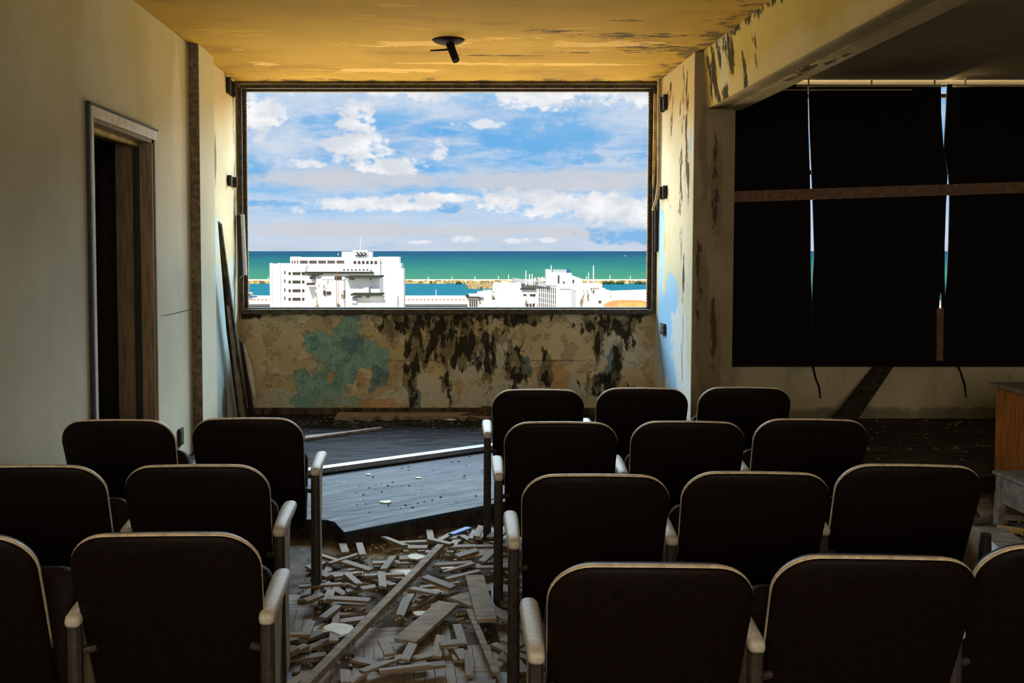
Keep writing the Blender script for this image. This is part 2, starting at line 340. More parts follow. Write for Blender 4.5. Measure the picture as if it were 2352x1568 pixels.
M['blue'] = plain('blue_painted_wood', (.06, .14, .34), .6, .3, 0, .35, 60)
M['plankdark'] = plain('rotten_plank', (.055, .038, .022), .85, .2, 0, .8, 22, .6, (1, 1, .35))
M['board'] = plain('dusty_board', (.23, .185, .13), .8, .2, 0, .35, 14, .4, (.5, 2, 1))
M['ochrestrip'] = plain('ochre_strip', (.50, .33, .11), .7, .2, 0, .3, 14)
M['pipe'] = plain('painted_conduit', (.56, .43, .22), .5, .4, 0, .25, 14)
def strips():
    m, t, b = new_mat('parquet_wood')
    r = t.node('ShaderNodeObjectInfo').outputs['Random']
    p = t.node('ShaderNodeTexCoord').outputs['Object']
    n = t.noise(t.vec('ADD', p, t.comb(r, r, r)), 60, 4, .6, (.15, 1.2, 1))
    col = t.ramp(r, [(0, (.16, .115, .07, 1)), (.35, (.25, .185, .11, 1)), (.6, (.20, .155, .105, 1)), (.8, (.29, .205, .11, 1)), (1, (.12, .09, .06, 1))])
    col = t.mix(t.step(n, .3, .75, 0, .6), col, (.09, .07, .05, 1))
    t.put(b.inputs['Base Color'], col); b.inputs['Roughness'].default_value = .7; b.inputs['Specular IOR Level'].default_value = .3
    return m
M['parquet'] = strips()
M['rubble'] = plain('dark_rubble', (.17, .12, .065), .9, .1, 0, .7, 4)
M['crumb'] = plain('plaster_crumbs', (.42, .36, .25), .9, .1, 0, .5, 3)

# ------------------------------------------------------------------ room shell
ZC = 3.15; YB = 8.3; XL = -1.9; XR = 1.877
def structure(o): o['kind'] = 'structure'; return o
structure(MB().box((-3.8, -3.2, -.15), (7.0, 8.5, 0)).build('floor', M['floor']))
FL = bpy.data.objects['floor']
# raised deck in front of the window, its broken left corner and long oblique front edge
def poly_slab(pts, z0, z1): return MB().prism([(x, y, z0) for x, y in pts], (0, 0, z1 - z0))
c0 = atZ(790, 1222, .11); c1 = atZ(1115, 1160, .11); cb = atZ(757, 1196, .11)
sl = (c1[1] - c0[1]) / (c1[0] - c0[0])
edge = [(XL, cb[1] + .12), (cb[0] - .02, cb[1] + .02), (cb[0] + .03, cb[1] - .02), (c0[0], c0[1]), (c1[0], c1[1]), (1.55, c1[1] + sl * (1.55 - c1[0])), (2.2, 6.1)]
dk = structure(poly_slab(edge + [(2.2, YB), (XL, YB)], .085, .11).build('floor_platform', M['deck'], bevel=.004))
inset = [(x, y + .035) for x, y in edge]
structure(poly_slab(inset + [(2.2, YB), (XL, YB)], 0, .085).build('riser', M['riser'], dk)) and None
M['rfloor'] = plain('littered_dark_floor', (.055, .042, .028), .85, .2, 0, .8, 7, .5, (.5, 2, 1))
rp = structure(poly_slab([(2.2, 6.12), (3.74, 6.15), (3.78, 6.42), (6.8, 6.42), (6.8, YB), (2.2, YB)], 0, .11).build('floor_right', M['rfloor']))
s0 = atZ(710, 1080, .15); s1 = atZ(1115, 1025, .15); sl2 = (s1[1] - s0[1]) / (s1[0] - s0[0])
L2 = lambda x: s0[1] + sl2 * (x - s0[0])
M['deckdark'] = plain('dark_upper_deck', (.017, .018, .021), .85, .08, 0, .8, 9, .4, (.5, 2, 1))
up = poly_slab([(XL, L2(XL)), (.75, L2(.75)), (1.5, YB), (XL, YB)], .11, .147).build('upper_step', M['deckdark'], dk)
MB().prism([(XL, L2(XL) - .012, .118), (.75, L2(.75) - .012, .118), (.75, L2(.75) + .075, .118), (XL, L2(XL) + .075, .118)], (0, 0, .037)).build('metal_nosing', M['alu'], dk, bevel=.004)

wl = MB()
DY0, DY1, DZ = 4.875, 5.92, 2.36
wl.box((XL - .23, -3.2, 0), (XL, DY0, ZC)); wl.box((XL - .23, DY0, DZ), (XL, DY1, ZC)); wl.box((XL - .23, DY1, 0), (XL, 6.76, ZC))
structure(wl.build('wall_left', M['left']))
t1 = structure(MB().box((XL - .25, 6.765, 0), (XL + .07, 7.19, ZC)).build('trim_1', M['left'])); MB().box((XL + .001, 6.755, 0), (XL + .071, 6.766, ZC)).build('painted_shade_face', plain('pier_front_shade', (.15, .115, .07), .8, .1, 0, .4, 30), t1)  # pier front darkened in colour to stand for its shade
MB().tube([atX(370, 725, XL + .001), atX(395, 721, XL + .001), atX(415, 716, XL + .001), atX(446, 709, XL + .001)], [.001, .002, .0025, .002], 5).build('crack', M['dark'], bpy.data.objects['wall_left'])
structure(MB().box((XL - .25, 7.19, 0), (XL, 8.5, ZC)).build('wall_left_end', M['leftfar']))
bpy.data.objects['trim_1']['label'] = 'shallow plastered pier on left wall'
# corridor behind the doorway
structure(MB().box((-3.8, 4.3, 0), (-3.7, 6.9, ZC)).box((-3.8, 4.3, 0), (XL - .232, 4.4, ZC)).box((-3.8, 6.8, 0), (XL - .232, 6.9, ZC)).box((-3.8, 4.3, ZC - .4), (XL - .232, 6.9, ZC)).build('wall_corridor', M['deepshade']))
d1 = structure(empty('door_1', (XL, (DY0 + DY1) / 2, 0)))
def ch(mb, name, m, parent, bevel=0, smooth=False):        # build in world coordinates, then hang under a parent
    o = mb.build(name, m, parent, smooth, bevel); o.matrix_parent_inverse = Matrix.Translation(parent.location).inverted() if not any(parent.rotation_euler) else parent.matrix_basis.inverted(); return o
ch(MB().box((XL - .235, DY1 - .03, 0), (XL - .0, DY1 + .005, DZ)), 'lining_far', M['brownwood'], d1)
ch(MB().box((XL - .26, DY0 - .005, 0), (XL - .0, DY0 + .012, DZ)), 'lining_near', M['brownwood'], d1)
ch(MB().box((XL - .26, DY0, DZ - .03), (XL, DY1, DZ + .005)), 'lining_top', M['brownwood'], d1)
ch(MB().box((XL - .12, DY1 - .05, 0), (XL - .08, DY1 - .03, DZ - .03)), 'door_stop', M['blacktrim'], d1, .003)
ch(MB().box((XL - .12, DY0 + .03, DZ - .055), (XL - .08, DY1 - .03, DZ - .03)), 'door_stop', M['ochrestrip'], d1, .003)
ch(MB().box((XL, DY0 - .03, 0), (XL + .02, DY0 + .012, DZ + .05)), 'casing_near', M['whitetrim'], d1, .004)
ch(MB().box((XL, DY0 - .058, 0), (XL + .022, DY0 - .03, DZ + .065)), 'casing_edge', M['blacktrim'], d1, .004)
ch(MB().box((XL, DY0 - .02, DZ - .01), (XL + .022, DY1 + .02, DZ + .05)), 'casing_top', M['whitetrim'], d1, .004)
ch(MB().box((XL, DY0 - .055, DZ + .05), (XL + .026, DY1 + .03, DZ + .062)), 'casing_top_edge', M['blacktrim'], d1)
ch(MB().box((XL, DY1, 0), (XL + .008, DY1 + .018, DZ)), 'casing_far', M['brownwood'], d1)
# rear and right ends
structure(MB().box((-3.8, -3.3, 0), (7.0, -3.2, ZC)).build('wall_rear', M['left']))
structure(MB().box((6.8, -3.2, 0), (7.0, 8.5, ZC)).build('wall_right_room', M['lowwall']))
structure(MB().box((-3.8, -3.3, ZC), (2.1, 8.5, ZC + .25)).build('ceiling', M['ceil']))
structure(MB().box((2.1, -3.3, ZC), (7.0, 8.5, ZC + .25)).build('ceiling_right', M['ceil_right']))
# window wall
wb = MB(); ZS = 1.112
wb.box((XL, YB, 0), (XR, YB + .2, ZS)); wb.box((XL, YB, 3.11), (XR, YB + .2, ZC))
wb.box((XL, YB, ZS), (-1.86, YB + .2, 3.11)); wb.box((1.85, YB, ZS), (XR, YB + .2, 3.11))
structure(wb.build('wall_back', M['back']))
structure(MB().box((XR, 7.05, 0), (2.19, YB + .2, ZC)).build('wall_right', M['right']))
structure(MB().box((XR + .003, 7.035, 0), (2.192, 7.06, ZC)).build('column_face', M['column'])) if False else None
cf = structure(MB().box((XR, 7.03, 0), (2.19, 7.05, ZC)).build('trim_2', M['column'])); cf['label'] = 'brown stained column front'
bm_ = MB(); bx0, bx1, bz = 1.975, 2.232, 2.725
bm_.add([(1.975, 7.03, bz), (2.018, -3.2, bz), (1.93, 7.03, ZC), (1.985, -3.2, ZC), (2.232, 7.03, bz), (2.232, -3.2, bz), (2.232, 7.03, ZC), (2.232, -3.2, ZC)],
        [(0, 1, 3, 2), (4, 6, 7, 5), (2, 3, 7, 6), (0, 2, 6, 4), (1, 5, 7, 3), (0, 4, 5, 1)])
beam = structure(bm_.build('ceiling_beam', M['beam'])); beam.name = 'trim_3'; beam['label'] = 'heavy ochre ceiling beam running into the column'
MB().box((1.978, -3.2, bz - .006), (2.105, 7.03, bz)).build('soffit_strip', M['soffit'], beam)
MB().box((2.105, -3.2, bz - .012), (2.236, 7.03, bz)).build('soffit_strip', M['soffit'], beam)
# the opening's frame
w1 = structure(empty('window_1', (0, YB, ZS)))
ch(MB().box((-1.87, YB - .03, 3.095), (1.865, YB + .1, 3.125)), 'frame_head', M['frame'], w1, .004)
ch(MB().box((-1.86, YB + .02, 3.075), (1.85, YB + .07, 3.097)), 'frame_head', M['frame'], w1, .004)
ch(MB().box((-1.885, YB - .04, ZS), (-1.855, YB + .1, 3.1)), 'frame_jamb', M['frame'], w1, .004)
ch(MB().box((-1.855, YB + .02, ZS), (-1.828, YB + .06, 3.08)), 'frame_jamb', M['frame'], w1, .003)
ch(MB().box((1.842, YB - .04, ZS), (1.87, YB + .1, 3.1)), 'frame_jamb', M['frame'], w1, .004)
ch(MB().box((1.812, YB + .02, ZS), (1.842, YB + .06, 3.08)), 'frame_jamb', M['frame'], w1, .003)
ch(MB().box((-1.88, YB - .05, ZS - .045), (1.865, YB + .02, ZS)), 'window_sill_or_added_ledge', M['frame'], w1, .006)
ch(MB().box((-1.85, YB + .02, ZS - .002), (1.842, YB + .12, ZS + .012)), 'window_sill_or_added_ledge', M['frame'], w1, .004)
teeth = MB()
for k in range(70):
    z = ZS + .05 + k * .028; teeth.box((1.806, YB + .03, z), (1.813, YB + .05, z + .013)); teeth.box((-1.829, YB + .03, z), (-1.822, YB + .05, z + .013))
t_ = ch(teeth, 'torn_gasket', M['ochrestrip'], w1); t_['kind'] = 'stuff'
# right room: low wall, dark boarded window, rails
structure(MB().box((2.19, YB, 0), (6.8, YB + .2, .64)).box((6.0, YB, .64), (6.8, YB + .2, ZC)).build('wall_back_right', M['lowwall']))
w2 = structure(empty('window_2', (4, YB, .64)))
ch(MB().box((2.19, YB + .08, 2.335), (6.0, YB + .13, 2.375)), 'transom', M['frame'], w2)
ch(MB().box((2.19, YB + .08, .64), (6.0, YB + .13, .70)), 'frame_bottom', M['frame'], w2)
ch(MB().box((2.19, YB - .096, .60), (6.2, YB + .02, .645)), 'window_sill_or_added_ledge', M['dark'], w2)  # dark ledge added to block daylight between the panels and the low wall
ch(MB().box((2.19, YB + .08, 3.035), (6.0, YB + .13, 3.065)), 'frame_head', M['frame'], w2)
YPn = 8.19
def P2(px, py): x, y, z = atY(px, py, YPn); return (x, YPn, z)
s1l = [(1855, 212), (1857, 300), (1860, 390), (1861, 440), (1862, 500), (1862, 565), (1862, 590), (1863, 640), (1865, 692), (1866, 835)]
s1r = [(1857, 212), (1860, 300), (1864, 390), (1866, 440), (1868, 500), (1870, 565), (1870, 590), (1867, 640), (1865.5, 692), (1866.3, 835)]
s2l = [(2161, 205), (2162, 260), (2167.5, 342), (2168.4, 352), (2176.5, 398), (2175, 440), (2173, 470), (2170, 560), (2170, 630), (2171, 680), (2160, 672), (2157, 706), (2160, 712), (2164, 835)]
s2r = [(2176, 205), (2173, 260), (2168, 342), (2168.8, 352), (2178.5, 399), (2181, 440), (2181, 470), (2179, 560), (2176, 630), (2171.6, 680), (2162, 674), (2163, 706), (2164, 712), (2164.6, 835)]
topz = 3.118; bot = .60
PANELS = []
def panel(lft, rgt, label):
    pts = lft + rgt[::-1]
    PANELS.append(MB().prism(pts, (0, .012, 0)).build('blackout_panel', M['blackboard'])); tag(PANELS[-1], label, 'panel', 'black boards over the far right window')
L0 = [(2.195, YPn, topz), (2.195, YPn, bot)]
f = lambda seq: [P2(*q) for q in seq]
e = f(s1l); e[0] = (e[0][0], YPn, topz); e[-1] = (e[-1][0], YPn, bot)
panel(L0, e, 'black board over the right room window, the one beside the column')
a = f(s1r); a[0] = (a[0][0], YPn, topz); a[-1] = (a[-1][0], YPn, bot)
b_ = f(s2l); b_[0] = (b_[0][0], YPn, topz); b_[-1] = (b_[-1][0], YPn, bot)
panel(a, b_, 'wide black board between the two thin slits of daylight')
a = f(s2r); a[0] = (a[0][0], YPn, topz); a[-1] = (a[-1][0], YPn, bot)
panel(a, [(6.05, YPn, topz), (6.05, YPn, bot)], 'black board right of the wider slit of daylight')
bt = [atY(1684, 442, 8.15), atY(2352, 418, 8.15), atY(2352, 444, 8.15), atY(1684, 467, 8.15)]
dx = (bt[1][2] - bt[0][2]) / (bt[1][0] - bt[0][0]); x9 = 6.2
q = [bt[0], (x9, 8.15, bt[1][2] + dx * (x9 - bt[1][0])), (x9, 8.15, bt[2][2] + dx * (x9 - bt[2][0])), bt[3]]
q[0] = (2.2, 8.15, q[0][2]); q[3] = (2.2, 8.15, q[3][2])
tag(MB().prism(q, (0, .03, 0)).build('wooden_batten', M['batten']), 'long brown batten nailed level across the black boards', 'batten')
tag(MB().prism([atY(2153, 708, 8.16), atY(2168, 708, 8.16), atY(2166, 828, 8.16), atY(2152, 828, 8.16)], (0, .02, 0)).build('wooden_strip', M['batten']), 'short brown upright strip below the wider slit of daylight', 'strip')
r1 = empty('curtain_rail', (2.3, 8.05, 3.12)); tag(r1, 'pale double curtain rail under the ceiling above the black boards, beam end to wide slit', 'rail')
xa, xb, xc = atY(1830, 200, 8.08)[0], atY(2172, 200, 8.08)[0], atY(2190, 200, 8.08)[0]
za, zb = atY(1900, 197, 8.08)[2], atY(1900, 207, 8.08)[2]
ch(MB().box((xa, 8.06, za - .009), (xb, 8.10, za + .009)), 'track', M['rail'], r1, .002)
for xx in (xa + .1, (xa + xb) / 2, xb - .1): ch(MB().box((xx, 8.07, za), (xx + .006, 8.09, ZC)), 'hanger', M['rail'], r1)
ch(MB().box((xa - .15, 8.06, zb - .005), (xb - .3, 8.09, zb + .005)), 'track', M['rail'], r1, .002)
r2 = empty('curtain_rail', (xc, 8.05, 3.12)); tag(r2, 'pale curtain rail under the ceiling right of the wide slit', 'rail')
for xx in (xc + .1, 5.4, 6.3): ch(MB().box((xx, 8.07, za), (xx + .006, 8.09, ZC)), 'hanger', M['rail'], r2)
ch(MB().box((xc, 8.06, za - .008), (6.6, 8.10, za + .01)), 'track', M['rail'], r2, .002)
for (p0, p1, p2, p3, lb) in [((1866, 838), (1874, 870), (1882, 890), (1884, 915), 'thin dark crack line hanging below the narrow slit'), ((2192, 828), (2205, 850), (2216, 885), (2219, 912), 'thin dark crack line hanging below the wide slit')]:
    MB().tube([atY(*p, 8.288) for p in (p0, p1, p2, p3)], [.012, .009, .010, .006], 6).build('torn_cord', M['dark'], PANELS[0 if p0[0] < 2000 else 1])
pl = [atY(2022, 828, 8.225), atY(2062, 828, 8.225)]; pb = [atY(1962, 945, 7.95), atY(1905, 955, 7.95)]
tag(MB().prism([pl[0], pl[1], (pb[0][0], 7.95, .115), (pb[1][0], 7.95, .115)], (0, .03, .01)).build('dark_band', M['riser']), 'dark band slanting diagonally down the low wall under the black boards', 'plank')  # flat dark strip slanting from the boards down to the floor

# ------------------------------------------------------------------ auditorium chairs
REC = math.radians(21); HB = .62
def bpt(x, h, off=0.0):
    cy = .42 * x * x
    return (x, -h * math.sin(REC) + cy + off * math.cos(REC), .86 + h * math.cos(REC) + off * math.sin(REC))
def outline(n=9):
    hw, rt, rb, H = .257, .105, .05, HB
    pts = []
    for k in range(n): a = math.pi - k / (n - 1) * math.pi / 2; pts.append((-hw + rt + rt * math.cos(a), -rt + rt * math.sin(a)))
    for k in range(1, 8): pts.append((-hw + rt + (2 * hw - 2 * rt) * k / 8, 0))
    for k in range(n): a = math.pi / 2 - k / (n - 1) * math.pi / 2; pts.append((hw - rt + rt * math.cos(a), -rt + rt * math.sin(a)))
    side = []
    for k in range(1, 8): side.append((hw - .012 * k / 8, -rt - (H - rt - rb) * k / 8))
    hb = hw - .012
    bot = []
    for k in range(5): a = -k / 4 * math.pi / 2; bot.append((hb - rb + rb * math.cos(a), -H + rb + rb * math.sin(a)))
    for k in range(1, 8): bot.append((hb - rb - (2 * hb - 2 * rb) * k / 8, -H))
    bot += [(-x, h) for x, h in bot[:5][::-1]]
    full = pts + side + bot + [(-x, h) for x, h in side[::-1]]
    crown = lambda x, h: h + (.014 * (1 - (x / .257) ** 2) if h > -.12 else 0)
    return [(x, crown(x, h)) for x, h in full], len(pts)
OUT, NTOP = outline()
def pad_mesh(prof):                                          # prof: (scale, offset) rings from the back centre round the rim to the front centre
    mb = MB(); n = len(OUT); hc = -HB / 2; vs = []
    for s, off in prof:
        for x, h in OUT: vs.append(bpt(x * s, hc + (h - hc) * s, off))
    fs = [(i * n + k, i * n + (k + 1) % n, (i + 1) * n + (k + 1) % n, (i + 1) * n + k) for i in range(len(prof) - 1) for k in range(n)]
    fs += [tuple(range(n))[::-1], tuple(range((len(prof) - 1) * n, len(prof) * n))]
    return mb.add(vs, fs)
shell_me = pad_mesh([(.3, -.022), (.6, -.021), (.85, -.018), (.95, -.014), (.985, -.009), (1.0, -.003), (.99, .001), (.8, .004), (.3, .004)]).mesh('back_shell', M['vinyl'], True)
cush_me = pad_mesh([(.3, .004), (.95, .004), (.97, .010), (.975, .022), (.955, .036), (.9, .046), (.75, .052), (.3, .054)]).mesh('back_cushion', M['cushion'], True)
nside = NTOP + 7
ring = [OUT[-k] for k in range(5, 0, -1)] + OUT[:NTOP] + OUT[NTOP:NTOP + 5]
trim_mb = MB(); tv = []
for i, (x, h) in enumerate(ring):
    a = Vector((ring[min(i + 1, len(ring) - 1)][0] - ring[max(i - 1, 0)][0], ring[min(i + 1, len(ring) - 1)][1] - ring[max(i - 1, 0)][1], 0)).normalized()
    nx, nh = -a.y, a.x
    for k in range(8):
        q_ = 2 * math.pi * k / 8
        r_ = .0048 * math.cos(q_); o_ = .0085 * math.sin(q_)
        tv.append(bpt(x + nx * (r_ + (-.003)), h + nh * (r_ + (-.003)), o_ + .006))
nr = len(ring)
trim_mb.add(tv, [(i * 8 + k, i * 8 + (k + 1) % 8, (i + 1) * 8 + (k + 1) % 8, (i + 1) * 8 + k) for i in range(nr - 1) for k in range(8)] + [tuple(range(8)), tuple(range((nr - 1) * 8, nr * 8))])
trim_me = trim_mb.mesh('edge_piping', M['piping'], True)
def rounded_box(cx, lx, ly, lz, r, m=None, seg=4):
    mb = MB(); vs = []; n = 0; hx, hy = lx / 2, ly / 2
    loop = []
    for sx, sy, a0 in ((1, 1, 0), (-1, 1, 1), (-1, -1, 2), (1, -1, 3)):
        for k in range(seg + 1):
            a = (a0 + k / seg) * math.pi / 2; loop.append((sx * (hx - r) + r * math.cos(a), sy * (hy - r) + r * math.sin(a)))
    n = len(loop)
    for ins, z in ((.02, -lz / 2), (.004, -lz / 2 + .008), (0, -lz / 4), (0, lz / 4), (.006, lz / 2 - .010), (.03, lz / 2)):
        for x, y in loop: vs.append(Vector((x * (1 - ins / hx), y * (1 - ins / hy), z)))
    if m: vs = [m @ v for v in vs]
    fs = [(i * n + k, i * n + (k + 1) % n, (i + 1) * n + (k + 1) % n, (i + 1) * n + k) for i in range(5) for k in range(n)]
    return mb.add(vs, fs + [tuple(range(n))[::-1], tuple(range(5 * n, 6 * n))])
mt = Matrix.Translation((0, .375, .45)) @ Matrix.Rotation(math.radians(72), 4, 'X')
seat_me = rounded_box(0, .47, .40, .085, .06, mt).mesh('seat', M['cushion'], True)
# armrest pad: lofted, rising and widening a little to the front
def arm_pad():
    mb = MB(); vs = []; secs = [(.085, .012, .600, .008), (.089, .020, .599, .015), (.10, .023, .600, .020), (.15, .025, .604, .020), (.25, .028, .610, .019), (.36, .0295, .613, .019), (.41, .027, .613, .018), (.435, .020, .612, .014), (.445, .010, .611, .008)]
    for y, w, z, t in secs:
        for k in range(12):
            a = 2 * math.pi * k / 12
            cx, cz = math.cos(a), math.sin(a)
            sx = math.copysign(abs(cx) ** .7, cx); sz = math.copysign(abs(cz) ** .7, cz)
            vs.append((w * sx, y, z + t * sz))
    fs = [(i * 12 + k, i * 12 + (k + 1) % 12, (i + 1) * 12 + (k + 1) % 12, (i + 1) * 12 + k) for i in range(len(secs) - 1) for k in range(12)]
    return mb.add(vs, fs + [tuple(range(12))[::-1], tuple(range(96, 108))])
pad_me = arm_pad().mesh('armrest', M['pad'], True)
std = MB()
std.tube([(0, .112, 0), (0, .112, .30), (0, .112, .56), (0, .108, .60)], [.024, .022, .021, .018], 10)
std_me = std.mesh('standard_post', M['iron'], False)
side_me = MB().prism([(-.014, .12, .02), (-.014, .27, .02), (-.014, .25, .30), (-.014, .30, .55), (-.014, .36, .595), (-.014, .11, .595)], (.028, 0, 0)).mesh('standard_panel', M['standard_side'])
foot_me = MB().box((-.03, .05, 0), (.03, .36, .014)).mesh('foot_plate', M['iron'])
brk_me = MB().tube([(0, .13, .53), (.0, .17, .54)], .01).mesh('bracket', M['iron'])
def chair(loc, rz, label, group, sides, bare=(), width=1.0):
    t = empty('auditorium_chair', loc, rz); tag(t, label, 'chair', group)
    for n_, me in (('back_shell', shell_me), ('back_cushion', cush_me), ('edge_piping', trim_me), ('seat', seat_me)):
        o = put(n_, me, t)
        if width != 1: o.scale = (width, 1, 1)
    for sx in sides:
        s_ = put('standard', std_me, t, (sx, 0, 0))
        put('standard_panel', side_me, s_); put('foot_plate', foot_me, s_)
        if sx in bare: continue
        a_ = put('armrest', pad_me, t, (sx, 0, 0)); a_['label'] = 'pale worn armrest pad'
        sg = -1 if sx > 0 else 1
        br = MB().tube([(sx, .12, .50), (sx + sg * .05, .14, .505)], .011, 8).build('hinge_bracket', M['iron'], t)
    return t
G1, G2 = 'dark auditorium chairs right of the aisle', 'dark auditorium chairs left of the aisle'
rowsR = [(1, [(.500, 5.02), (1.090, 5.07), (1.675, 5.10)], 'front row'), (2, [(.510, 4.06), (1.088, 4.075), (1.668, 4.13)], 'second row'),
         (3, [(.512, 3.095), (1.080, 3.13), (1.672, 3.24)], 'third row'), (4, [(.505, 2.195), (1.090, 2.255), (1.660, 2.33)], 'nearest row')]
desc = {1: 'in the row nearest the window', 2: 'in the second row from the window', 3: 'in the third row from the window', 4: 'in the row nearest the viewer'}
wh = ['aisle chair', 'middle chair', 'outer chair by the right']
for n_, ps, _ in rowsR:
    for k, (x, y) in enumerate(ps):
        sd = [-.282] + ([.30] if k == 2 else [])
        lb = {0: 'dark aisle chair with pale armrest, right block, ', 1: 'dark chair in the middle, right block, ', 2: 'dark chair farthest from the aisle, right block, '}[k] + desc[n_]
        chair((x, y - .0, 0), math.radians(-1.5 - 1.5 * k), lb, G1, sd, (.30,))
rowsL = [([(-1.517, 4.115), (-.930, 4.155)], .305, 1.0, 'in the row nearest the window'), ([(-1.505, 3.225), (-.913, 3.235)], .288, 1.02, 'in the middle row'), ([(-1.395, 2.42), (-.782, 2.44)], .27, 1.02, 'in the row nearest the viewer')]
for ps, ar, w_, ds in rowsL:
    for k, (x, y) in enumerate(ps):
        lb = {0: 'dark chair beside the left wall, left block, ', 1: 'dark aisle chair with pale armrest, left block, '}[k] + ds
        chair((x, y, 0), math.radians(2.0), lb, G2, [ar, -.272] if k else [-.27], (), w_)

# ------------------------------------------------------------------ floor: parquet still laid, loose strips, boards
SL, SW, ST = .20, .0395, .012
def strip_mesh(l, w, t_, jag=0):
    mb = MB(); mb.prism([(-l / 2, -w / 2, 0), (l / 2 - jag, -w / 2, 0), (l / 2, w / 2, 0), (-l / 2 + jag * .4, w / 2, 0)], (0, 0, t_)); return mb.mesh('parquet_strip', M['parquet'])
S_me = [strip_mesh(SL, SW - .002, ST), strip_mesh(SL, SW - .002, ST), strip_mesh(SL * .78, SW, ST, .012), strip_mesh(SL * .55, SW, ST, .01), strip_mesh(SL, SW * .75, ST)]
rnd = random.Random(11)
th = math.radians(3); ca, sa = math.cos(th), math.sin(th)
def in_view(x, y): return -.72 < x < .40 and 3.25 < y < 5.0 + .55 * (x + .5) and y < 5.35
laid = []; cnt = 0
for i in range(-6, 5):
    for j in range(14, 30):
        cx, cy = i * .2005 + .1, j * .2005
        X, Y = cx * ca - (cy - 4) * sa, (cy - 4) * ca + cx * sa + 4
        if not in_view(X, Y): continue
        near = Y < 3.95
        if rnd.random() > (.86 if near else .42): continue
        for k in range(5):
            if rnd.random() < (.07 if near else .16) or cnt >= 290: continue
            d = (k - 2) * SW * 1.01
            ox, oy, r = (0, d, 0) if (i + j) % 2 else (d, 0, math.pi / 2)
            x, y = (cx + ox) * ca - (cy + oy - 4) * sa, (cy + oy - 4) * ca + (cx + ox) * sa + 4
            put('parquet_strip', S_me[0], FL, (x, y, -.001 + rnd.uniform(-.001, .001)), (rnd.uniform(-.01, .01), rnd.uniform(-.01, .01), th + r + rnd.uniform(-.015, .015))); cnt += 1
            laid.append((x, y))
# height field for stacking
CELL = .02; hf = {}; blocked = set()
for x, y in laid: pass
def cells(x, y, r, l, w):
    c_, s_ = math.cos(r), math.sin(r); out = set()
    nx = int(l / CELL) + 1; ny = int(w / CELL) + 1
    for a in range(nx + 1):
        for b in range(ny + 1):
            u = -l / 2 + l * a / nx; v = -w / 2 + w * b / ny
            out.add((int((x + u * c_ - v * s_) // CELL), int((y + u * s_ + v * c_) // CELL)))
    return out
def rest(x, y, r, l, w, t_, base=.0125):
    cs = cells(x, y, r, l, w); z = max([hf.get(c, base) for c in cs])
    for c in cs: hf[c] = z + t_
    return z
LOOSE = 'loose parquet strips scattered over the floor'
def loose(x, y, r, k=None, tilt=0, me=None, label='loose dusty brown parquet strip lying among the scattered strips on the floor', base=.0125, nm='loose_parquet_strip', grp=LOOSE):
    k = rnd.choice([0, 1, 1, 2, 2, 3, 4]) if k is None else k
    l = [SL, SL, SL * .78, SL * .55, SL][k]
    if cells(x, y, r, l, SW) & blocked or max([hf.get(c, 0) for c in cells(x, y, r, l, SW)]) > .05: return None
    z = rest(x, y, r, l, SW, ST, base)
    o = put(nm, me or S_me[k], None, (x, y, z + .001), (rnd.uniform(-.05, .05) * (1 + 2 * (z > .02)), 0, r))
    o['label'] = label; o['category'] = 'parquet strip'
    if grp: o['group'] = grp
    return o
def px_loose(px, py, ang, **k): x, y, _ = atZ(px, py, .02); return loose(x, y, ang, **k)
# the boards and battens the photograph shows, then everything around them
def floor_board(p0, p1, w, t_, name, mat, label, cat, z0=.03, z1=None, taper=1.0):
    a_ = Vector(atZ(*p0, z0)); b_ = Vector(atZ(*p1, z1 if z1 is not None else z0))
    d = (b_ - a_); n = Vector((-d.y, d.x, 0)).normalized() * w / 2
    o = MB().prism([a_ - n, b_ - n * taper, b_ + n * taper, a_ + n], (0, 0, t_)).build(name, mat, bevel=.0015)
    L_ = d.length; r = math.atan2(d.y, d.x); m_ = (a_ + b_) / 2
    for c in cells(m_.x, m_.y, r, L_, w): hf[c] = max(hf.get(c, 0), max(z0, z1 or z0) + t_); blocked.add(c)
    return tag(o, label, cat)
floor_board((1012, 1262), (690, 1596), .038, .030, 'wooden_batten', M['board'], 'long straight wooden batten lying diagonally over the aisle floor', 'batten', .052, .045)
floor_board((1030, 1390), (930, 1478), .10, .016, 'short_board', M['board'], 'short wide brown board lying beside the long diagonal batten', 'board', .04, .034)
floor_board((1090, 1328), (1118, 1430), .088, .018, 'short_board', M['board'], 'short grey brown board lying on crossed scraps near the right aisle chairs', 'board', .062, .05)
floor_board((1045, 1372), (1180, 1425), .075, .012, 'short_board', M['board'], 'dark board end lying beneath the grey brown board', 'board', .040)
floor_board((1078, 1405), (1140, 1552), .028, .014, 'thin_stick', M['board'], 'thin straight stick on the parquet by the right aisle chairs', 'stick', .042, .036)
ang = lambda d: math.radians(d)
